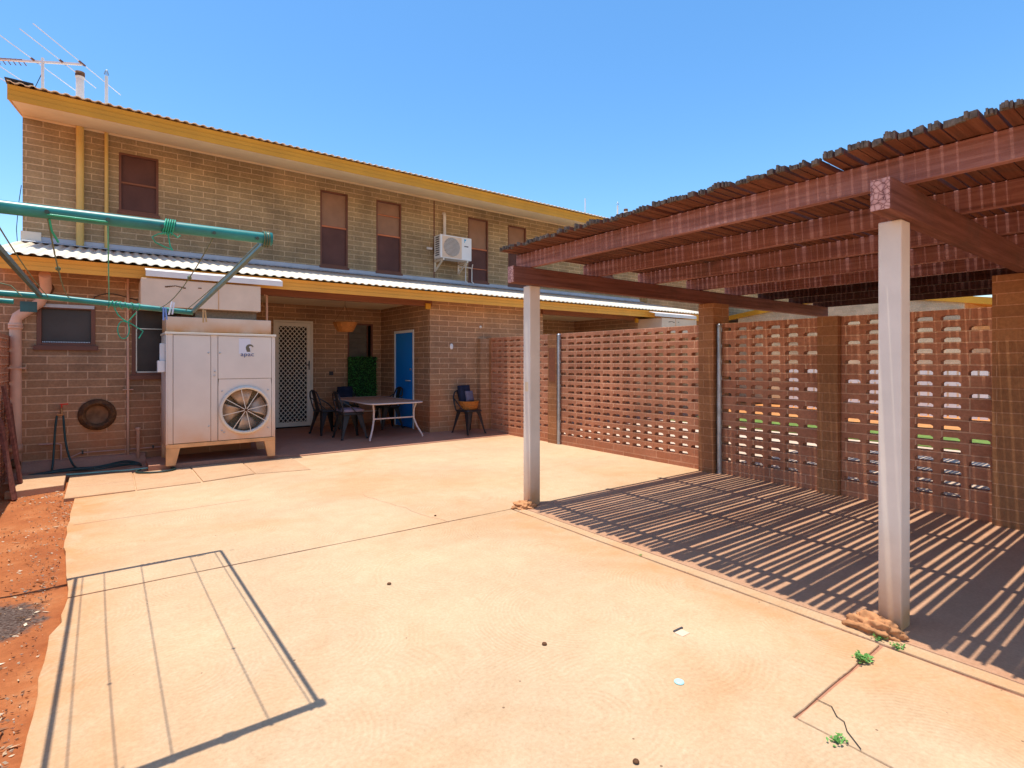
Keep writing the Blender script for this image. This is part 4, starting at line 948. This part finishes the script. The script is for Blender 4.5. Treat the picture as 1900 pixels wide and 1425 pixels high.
def sag(a, b, s, n=10):
    a, b = Vector(a), Vector(b); return [a + (b - a) * i / n - Vector((0, 0, s * 4 * (i / n) * (1 - i / n))) for i in range(n + 1)]
CORDS = [((-0.154, 2.315, 1.852), (-0.19, 4.53, 1.80), 0.07, 'oldcord'), ((0.003, 2.315, 1.85), (0.012, 4.53, 1.775), 0.0, 'cord'),
         ((0.321, 2.315, 1.852), (0.30, 4.53, 1.765), 0.05, 'oldcord'), ((0.48, 2.315, 1.85), (0.455, 4.53, 1.755), 0.01, 'oldcord'), ((-0.29, 2.315, 1.85), (-0.30, 4.53, 1.80), 0.02, 'oldcord')]
for a, b, s, m in CORDS:
    g = MB().tube(sag(a, b, s), 0.0026, 6)
    if s > 0.03:
        q = sag(a, b, s)[3]; g.lathe([(0, -0.012), (0.009, -0.004), (0.009, 0.005), (0, 0.013)], q, 'z', 8)
    g.build('line', m, cl)
MB().tube([(-0.154, 2.287, 1.858), (0.003, 2.287, 1.858)], 0.0035, 6).build('line', 'cord', cl)
MB().tube([(-0.15, 2.315, 1.85), (-0.145, 2.33, 1.815), (-0.13, 2.36, 1.785)], 0.0035, 6).build('line', 'cord', cl)
g = MB()
for k in range(5): g.tube([(0.165 + k * 0.007 + 0.006 * math.sin(a), 2.31 + 0.027 * math.cos(a), 1.871 + 0.028 * math.sin(a)) for a in [2 * PI * i / 14 for i in range(14)]], 0.0024, 5, closed=True)
g.tube([(0.17, 2.288, 1.845), (0.145, 2.29, 1.838), (0.128, 2.29, 1.825), (0.137, 2.29, 1.808), (0.165, 2.29, 1.795), (0.19, 2.29, 1.787)], 0.0025, 5)
g.tube([(0.175, 2.288, 1.845), (0.182, 2.29, 1.80), (0.19, 2.29, 1.785)], 0.0024, 5).tube([(0.18, 2.288, 1.85), (0.205, 2.285, 1.832), (0.213, 2.285, 1.842)], 0.0024, 5)
g.build('cord_tangle', 'cord', cl)
g = MB()
for k in range(3): g.tube([(0.497 + k * 0.009, 2.31 + 0.029 * math.cos(a), 1.872 + 0.03 * math.sin(a)) for a in [2 * PI * i / 12 for i in range(12)]], 0.0026, 5, closed=True)
g.build('cord_tangle', 'oldcord', cl)
g = MB()
for k in range(6): g.tube([(0.02 + k * 0.03 + 0.012 * math.sin(a + k), 4.53 + 0.024 * math.cos(a), 1.772 - k * 0.002 + 0.024 * math.sin(a)) for a in [2 * PI * i / 12 for i in range(12)]], 0.003, 5, closed=True)
kx, kz = 0.115, 1.655
g.tube([(0.04, 4.505, 1.745), (0.06, 4.505, 1.70), (kx - 0.02, 4.505, kz + 0.01), (kx, 4.505, kz), (kx + 0.02, 4.505, kz + 0.03), (0.16, 4.505, 1.72)], 0.004, 6)
g.tube([(kx, 4.505, kz)] + [(kx - 0.025 + 0.032 * math.cos(a) , 4.505, kz - 0.055 + 0.06 * math.sin(a)) for a in [R(60) + 2 * PI * i / 14 for i in range(13)]] + [(kx, 4.505, kz)], 0.004, 6)
g.tube([(kx, 4.505, kz), (kx + 0.03, 4.505, kz - 0.02), (kx + 0.085, 4.505, kz - 0.06), (kx + 0.06, 4.505, kz - 0.11)], 0.004, 6)
g.build('cord_bow', 'cord', cl)
MB().tube([(-0.62, 4.49, 1.83), (-0.53, 4.49, 1.865), (-0.47, 4.49, 1.85), (-0.42, 4.49, 1.79)], 0.004, 6).build('cord_tangle', 'oldcord', cl)
def peg(x, z, mname, label, dx=0.0):
    g = MB().bar((x, 4.505, z + 0.035), (x + dx, 4.50, z - 0.06), 0.010, 0.008).bar((x + 0.012, 4.505, z + 0.03), (x + dx + 0.02, 4.50, z - 0.055), 0.010, 0.008)
    tag(g.build('clothes_peg', mname), label, 'clothes peg', 'pegs on the clothesline')
peg(0.318, 1.735, 'pegblue', 'blue plastic peg on the far rail of the clothesline'); peg(0.562, 1.73, 'pegwood', 'wooden peg hanging at the corner of the clothesline'); peg(0.37, 1.775, 'sticker', 'white peg clipped to the far rail beside the blue one', -0.02)

# ---------------------------------------------------------------- verandah furniture
FZ = 0.07
tb = thing('patio_table', 'low patio table with mottled rounded top and bowed pale legs', 'table', (3.97, 9.42, FZ))
def rrect(cx, cy, hx, hy, r, n=6):
    out = []
    for sx, sy, a0 in ((1, 1, 0), (-1, 1, 90), (-1, -1, 180), (1, -1, 270)):
        for k in range(n + 1):
            a = R(a0 + 90 * k / n); out.append((cx + sx * (hx - r) + r * math.cos(a), cy + sy * (hy - r) + r * math.sin(a)))
    return out
TZ = FZ + 0.605
MB().prism(rrect(3.97, 9.45, 0.49, 0.93, 0.14), TZ, TZ + 0.012).build('top', 'tabletop', tb)
ol = rrect(3.97, 9.45, 0.497, 0.937, 0.145); MB().tube([(x, y, TZ + 0.003) for x, y in ol], 0.013, 8, closed=True).build('rim', 'tableleg', tb)
for sx in (-1, 1):
    for sy in (-1, 1):
        bx, by = 3.97 + sx * 0.40, 9.45 + sy * 0.80
        MB().tube([(bx, by, TZ), (bx - sx * 0.03, by - sy * 0.04, TZ - 0.12), (bx - sx * 0.03, by - sy * 0.045, TZ - 0.28), (bx + sx * 0.01, by, TZ - 0.42), (bx + sx * 0.08, by + sy * 0.07, FZ + 0.03), (bx + sx * 0.085, by + sy * 0.075, FZ)], 0.016, 10).build('leg', 'tableleg', tb)
for sy in (-1, 1):
    MB().tube([(3.60, 9.45 + sy * 0.755, TZ - 0.26), (4.34, 9.45 + sy * 0.755, TZ - 0.26)], 0.013, 8).build('stretcher', 'tableleg', tb)
def make_chair():
    t = thing('metal_chair', '', 'chair')
    o = MB().prism(rrect(0, 0, 0.18, 0.18, 0.05), 0.425, 0.445); o.build('seat', 'black', t, local=True, bevel=0.006)
    sk = MB()
    pts = rrect(0, 0, 0.182, 0.182, 0.05); sk.tube([(x, y, 0.42) for x, y in pts], 0.012, 6, closed=True); sk.build('seat_rim', 'black', t, local=True)
    for sx in (-1, 1):
        for sy in (-1, 1):
            g = MB(); a = Vector((sx * 0.155, sy * 0.155, 0.42)); b = Vector((sx * 0.225, sy * 0.225, 0.0)); n = 8; vs = []
            for i in range(n + 1):          # a folded, tapering leg: an angle section
                p = a.lerp(b, i / n); w = 0.075 * (1 - i / n) ** 1.3 + 0.028
                vs += [p + Vector((-sx * w, 0, 0)), p, p + Vector((0, -sy * w, 0))]
            g.add(vs, [(i * 3 + j, (i + 1) * 3 + j, (i + 1) * 3 + j + 1, i * 3 + j + 1) for i in range(n) for j in range(2)])
            g.tube([b + Vector((0, 0, 0.03)), b], 0.014, 8)
            sheet(g.build('leg', 'black', t, local=True, fix=False), 0.004)
    h = [(-0.17, -0.165, 0.43), (-0.185, -0.20, 0.56), (-0.175, -0.235, 0.68), (-0.13, -0.255, 0.765), (-0.05, -0.265, 0.80), (0.05, -0.265, 0.80), (0.13, -0.255, 0.765), (0.175, -0.235, 0.68), (0.185, -0.20, 0.56), (0.17, -0.165, 0.43)]
    MB().tube(h, 0.013, 8).build('back_hoop', 'black', t, local=True)
    g = MB(); vs = []
    for i in range(7):
        k = i / 6; z = 0.44 + 0.355 * k; y_ = -0.172 - 0.09 * k; w = 0.075 - 0.012 * math.sin(k * PI); vs += [(-w, y_, z), (w, y_, z)]
    g.add(vs, [(2 * i, 2 * i + 1, 2 * i + 3, 2 * i + 2) for i in range(6)]); sheet(g.build('splat', 'black', t, local=True, fix=False), 0.006)
    for sx in (-1, 1): MB().tube([(sx * 0.178, -0.225, 0.66), (sx * 0.205, -0.08, 0.57), (sx * 0.19, 0.02, 0.47), (sx * 0.175, 0.05, 0.44)], 0.010, 7).build('side_rail', 'black', t, local=True)
    return t
ch0 = make_chair()
CH = [(3.36, 9.15, -90, 'black metal chair nearest the edge of the verandah with a mauve cushion'), (3.22, 9.95, -82, 'black metal chair behind the cushioned one on the left of the table'),
      (3.86, 10.62, 175, 'black metal chair at the far end of the table before the green panel'), (4.45, 10.05, 92, 'black metal chair on the right of the table against the blue door'),
      (5.44, 8.62, 190, 'black metal chair standing alone by the wall and holding a basket')]
for i, (x, y, rz, lab) in enumerate(CH):
    c = ch0 if i == 0 else copy_tree(ch0)
    c.location = (x, y, FZ if y > 8.9 else 0.042); c.rotation_euler[2] = R(rz); c['label'] = lab; c['group'] = 'black metal chairs on the verandah'
def cushion(name, cx, cy, cz, sx, sy, sz, m, label, rot=(0, 0, 0)):
    bm = bmesh.new(); bmesh.ops.create_cube(bm, size=2); bmesh.ops.subdivide_edges(bm, edges=bm.edges[:], cuts=7, use_grid_fill=True)
    mr = Matrix.Rotation(rot[2], 3, 'Z') @ Matrix.Rotation(rot[1], 3, 'Y') @ Matrix.Rotation(rot[0], 3, 'X')
    for v in bm.verts:
        q = v.co; e = max(abs(q.x), abs(q.y)); f = math.sqrt(max(0.0, 1 - e ** 4 * 0.9)); f = 0.25 + 0.75 * f
        p = mr @ Vector((q.x * sx * (1 - 0.06 * (1 - abs(q.y)) * 0), q.y * sy, q.z * sz * f)); v.co = (cx + p.x, cy + p.y, cz + p.z)
    me = bpy.data.meshes.new(name); bm.to_mesh(me); bm.free(); me.materials.append(M[m])
    for p in me.polygons: p.use_smooth = True
    o = bpy.data.objects.new(name, me); COL.objects.link(o); tag(o, label, 'cushion'); return o
cushion('cushion', 3.36, 9.15, FZ + 0.482, 0.185, 0.185, 0.036, 'greycush', 'mauve grey seat cushion on the chair nearest the verandah edge')
cushion('cushion', 3.86, 10.79, FZ + 0.68, 0.15, 0.13, 0.03, 'navy', 'navy cushion against the back of the chair at the far end of the table', (R(82), 0, 0))
cushion('cushion', 5.40, 8.70, FZ + 0.70, 0.13, 0.17, 0.06, 'navy', 'navy cushion stood up in the wicker basket on the lone chair', (R(78), 0, R(10)))
cushion('cloth_bundle', 5.46, 8.63, FZ + 0.665, 0.085, 0.10, 0.04, 'lilac', 'folded lilac cloth in front of the navy cushion in the basket', (R(75), 0, R(10)))
def basket(name, c, r0, r1, h, label, chain=None):
    b = thing(name, label, 'basket', c)
    g = MB(); cx, cy, cz = c
    prof = [(0.0, 0.0)] + [(r0 + (r1 - r0) * (k / 8) ** 0.8, h * k / 8) for k in range(9)] + [(r1 - 0.012, h)] + [(r0 + (r1 - r0) * (k / 8) ** 0.8 - 0.012, h * k / 8 + 0.004) for k in range(7, -1, -1)]
    g.lathe(prof, c, 'z', 28); g.build('bowl', 'wicker', b)
    g = MB()
    for z, r in ((h, r1), (h * 0.5, r0 + (r1 - r0) * 0.5 ** 0.8)): g.tube([(cx + r * math.cos(2 * PI * k / 28), cy + r * math.sin(2 * PI * k / 28), cz + z) for k in range(28)], 0.009, 6, closed=True)
    for k in range(14):
        a = 2 * PI * k / 14; g.tube([(cx + (r0 + (r1 - r0) * (q ** 0.8) + 0.003) * math.cos(a), cy + (r0 + (r1 - r0) * (q ** 0.8) + 0.003) * math.sin(a), cz + h * q) for q in (0, 0.33, 0.66, 1)], 0.006, 5)
    g.build('weave_ribs', 'wicker', b)
    if chain:
        g = MB()
        for k in range(3):
            a = R(30) + 2 * PI * k / 3; g.tube([(cx + r1 * math.cos(a), cy + r1 * math.sin(a), cz + h), (cx, cy, cz + chain - 0.12)], 0.003, 5)
        g.tube([(cx, cy, cz + chain - 0.12), (cx, cy, cz + chain)], 0.004, 5); g.build('chain', 'rust', b)
    return b
basket('hanging_basket', (3.435, 9.6, 1.925), 0.12, 0.205, 0.16, 'empty orange wicker basket hanging from the verandah ceiling on chains', 0.595)
basket('wicker_basket', (5.45, 8.64, FZ + 0.42), 0.15, 0.185, 0.15, 'round orange wicker basket resting on the lone chair seat')
# artificial hedge panel
hp = thing('artificial_hedge', 'square panel of artificial green leaves leaning on the louvred window', 'hedge panel', (4.355, 11.13, 0.62))
MB().box(4.045, 4.665, 11.13, 11.15, 0.635, 1.49).build('backing', 'hedge_backing', hp)
g = MB(); rr = random.Random(4)
for k in range(1500):
    x, z = rr.uniform(4.035, 4.672), rr.uniform(0.628, 1.498); yy = 11.125 - rr.uniform(0, 0.045); L = rr.uniform(0.016, 0.032)
    d = Vector((rr.uniform(-1, 1), -rr.uniform(0.1, 0.9), rr.uniform(-1, 0.8))).normalized() * L; s = d.cross(Vector((rr.uniform(-.3, .3), 1, rr.uniform(-.3, .3)))).normalized() * L * 0.38; c = Vector((x, yy, z))
    g.add([c, c + d * 0.5 + s, c + d, c + d * 0.5 - s], [(0, 1, 2, 3)])
g.build('leaves', 'hedge', hp, fix=False)

# ---------------------------------------------------------------- by the left wall
tp = thing('garden_tap', 'wall tap with a red handle feeding two dark hoses', 'tap', (-0.46, 8.88, 0.6))
MB().tube([(-0.46, 8.95, 0.80), (-0.46, 8.86, 0.80), (-0.455, 8.84, 0.76), (-0.455, 8.84, 0.71)], 0.014, 10).build('spout', 'brass', tp)
MB().tube([(-0.50, 8.84, 0.72), (-0.44, 8.84, 0.72)], 0.016, 10).build('splitter', 'brass', tp)
MB().tube([(-0.455, 8.86, 0.81), (-0.455, 8.85, 0.845)], 0.008, 8).bar((-0.47, 8.85, 0.848), (-0.39, 8.84, 0.852), 0.022, 0.016).build('handle', 'red', tp)
MB().tube([(-0.68, 8.93, 0.352), (-0.49, 8.93, 0.345), (-0.465, 8.93, 0.33), (-0.465, 8.93, 0.06)], 0.009, 8).build('supply_pipe', 'copper', tp)
hs = thing('garden_hose', 'dark green hose hanging from the tap and coiled along the pavers', 'hose', (-0.1, 8.5, 0.02))
def smooth(pts, n=6):
    P = [Vector(p) for p in pts]; out = []
    for i in range(len(P) - 1):
        p0, p1, p2, p3 = P[max(i - 1, 0)], P[i], P[i + 1], P[min(i + 2, len(P) - 1)]
        for k in range(n):
            t = k / n; out.append(0.5 * ((2 * p1) + (-p0 + p2) * t + (2 * p0 - 5 * p1 + 4 * p2 - p3) * t * t + (-p0 + 3 * p1 - 3 * p2 + p3) * t ** 3))
    return out + [P[-1]]
MB().tube(smooth([(-0.50, 8.84, 0.71), (-0.515, 8.81, 0.55), (-0.525, 8.77, 0.30), (-0.535, 8.70, 0.10), (-0.56, 8.60, 0.04), (-0.75, 8.55, 0.03)]), 0.012, 8).build('drop', 'hose', hs)
MB().tube(smooth([(-0.44, 8.84, 0.71), (-0.43, 8.81, 0.58), (-0.41, 8.77, 0.36), (-0.36, 8.70, 0.15), (-0.28, 8.60, 0.06), (-0.12, 8.54, 0.05)]), 0.012, 8).build('drop', 'hose', hs)
rr = random.Random(2)
g = MB()
for k in range(4):
    o_ = k * 0.04 + rr.uniform(-0.01, 0.01); g.tube(smooth([(-0.75, 8.56 + o_ * 0.5, 0.03), (-0.4, 8.52 + o_ + rr.uniform(-.05, .05), 0.045 + 0.006 * k), (-0.1, 8.50 + o_ + rr.uniform(-.05, .05), 0.05 + 0.005 * k), (0.18, 8.56 + o_ * 1.2, 0.05 + 0.012 * k), (0.32, 8.60 + o_, 0.04 + 0.004 * k), (0.36, 8.55 + o_, 0.03)]), 0.009, 8)
g.build('coil', 'hose', hs)
MB().tube(smooth([(-0.45, 8.42, 0.03), (-0.3, 8.38, 0.028), (0.0, 8.33, 0.03), (0.2, 8.28, 0.03), (0.32, 8.30, 0.03), (0.5, 8.28, 0.03)]), 0.011, 8).build('pale_length', 'palehose', hs)
MB().tube(smooth([(0.5, 8.28, 0.03), (0.64, 8.22, 0.024), (0.70, 8.08, 0.024), (0.60, 7.97, 0.024), (0.44, 7.98, 0.024), (0.32, 8.06, 0.024), (0.29, 8.16, 0.024), (0.34, 8.25, 0.027)]), 0.011, 8).build('loop', 'hose', hs)
g = MB().lathe([(0.205, -0.004), (0.20, -0.03), (0.175, -0.055), (0.145, -0.06), (0.135, -0.05), (0.122, -0.03), (0.118, -0.012), (0.0, -0.010)], (-0.10, YL - 0.002, 0.69), 'y', 36)
g.mi = [1 if i >= 6 * 36 else 0 for i in range(len(g.mi))]
rw = thing('rusty_dish', 'round rusty iron dish hung flat against the block wall', 'dish', (-0.10, 8.93, 0.48)); g.build('rim', ['rust', 'palerust'], rw)
MB().tube([(-0.10 + 0.155 * math.cos(a), YL - 0.062, 0.69 + 0.155 * math.sin(a)) for a in [2 * PI * i / 32 for i in range(32)]], 0.010, 8, closed=True).build('bead', 'rust', rw)
# stacked boards leaning at the left edge
rb = random.Random(8)
for k in range(6):
    yb_ = 7.45 + k * 0.19; xo = -0.75 - 0.025 * (k % 3); L = rb.uniform(0.75, 1.15)
    g = MB().bar((xo, yb_, -0.03), (-0.90, yb_ + rb.uniform(-0.05, 0.25), -0.03 + L), 0.11, 0.03, up=(1, 0, 0.3))
    tag(g.build('leaning_board', 'oldwood', bevel=0.004), 'old red brown board leaning in a row against the left breeze block wall', 'board', 'boards leaning on the left wall')

# ---------------------------------------------------------------- beyond the breeze block wall
nh = thing('neighbour_house', 'single storey cream brick house with a shallow gable seen beyond the breeze block wall', 'house', (22, 7, 0))
X = 18.0; ya, yb, yr, ze, zr = 4.24, 10.6, 7.0, 2.98, 3.45
g = MB(); g.add([(X, ya, 0), (X, yb, 0), (X, yb, ze), (X, yr, zr), (X, ya, ze)], [(0, 1, 2, 3, 4)]); g.add([(X, ya, 0), (X + 9, ya, 0), (X + 9, ya, ze), (X, ya, ze)], [(0, 1, 2, 3)])
g.add([(X, yb, 0), (X + 9, yb, 0), (X + 9, yb, ze), (X, yb, ze)], [(0, 1, 2, 3)]); g.add([(X + 9, ya, 0), (X + 9, yb, 0), (X + 9, yb, ze), (X + 9, yr, zr), (X + 9, ya, ze)], [(0, 1, 2, 3, 4)])
g.build('wall', 'creambrick', nh)
k = (zr - ze) / (yr - ya); ye = ya - 1.4; zl = ze - k * 1.4
g = MB(); oh = 0.06
g.profile_x([(ye, zl + 0.02), (yr, zr + 0.02), (yb + 0.5, ze - 0.06), (yb + 0.5, ze + 0.02), (yr, zr + 0.12), (ye, zl + 0.12)], X - oh + 0.021, X + 9.2); g.build('roof', 'roof', nh)
g = MB().profile_x([(ye, zl - 0.05), (yr, zr - 0.05), (yb + 0.5, ze - 0.13), (yb + 0.5, ze + 0.03), (yr, zr + 0.13), (ye, zl + 0.13)], X - oh, X - oh + 0.02); g.build('barge_board', 'yellow', nh)
MB().box(X - oh, X + 9.2, ye - 0.04, ye - 0.002, zl - 0.12, zl + 0.13).build('fascia', 'yellow', nh)
g = MB().profile_x([(ye, zl + 0.0), (ya - 0.002, ze - 0.03), (ya - 0.002, ze - 0.045), (ye, zl - 0.015)], X - 0.03, X + 9.1); g.build('soffit', 'yellow', nh)
for x in (X + 0.3, X + 2.3, X + 4.3): MB().box(x, x + 0.1, ye + 0.05, ye + 0.15, 0, zl - 0.016).build('verandah_post', 'yellow', nh)
fn = thing('picket_fence', 'white picket fence beyond the lawn behind the breeze block wall', 'fence', (16, 1, 0))
g = MB(); y = -9.0
while y < 8.0: g.box(16.0, 16.02, y, y + 0.145, 0.06, 1.17); y += 0.19
g.build('pickets', 'fence', fn)
for z in (0.25, 0.85): MB().box(16.021, 16.06, -9, 8, z, z + 0.08).build('rail', 'fence', fn)

# the next block of the terrace, farther along
tr = thing('terrace_block', 'farther two storey block wall glimpsed between the pergola timbers', 'house', (22, 11.3, 0))
MB().box(XB + 0.4, 32, 11.2, 17, 0, 5.2).build('wall', 'upbrick', tr)
MB().profile_x([(9.87, 4.92), (9.9, 5.12), (14.2, 6.03), (18.5, 5.12), (18.5, 5.0), (14.2, 5.85), (11.2, 5.201)], XB + 0.37, 32).build('roof', 'yellow', tr)

# hairline cracks in the yard concrete
crack(jag((2.36, 4.06), (2.1, 5.6), 12, 0.02, 44), 0.003, 'hairline_crack', 'slabred')
crack(jag((3.9, 5.2), (6.05, 5.6), 14, 0.02, 45), 0.003, 'hairline_crack', 'slabred')
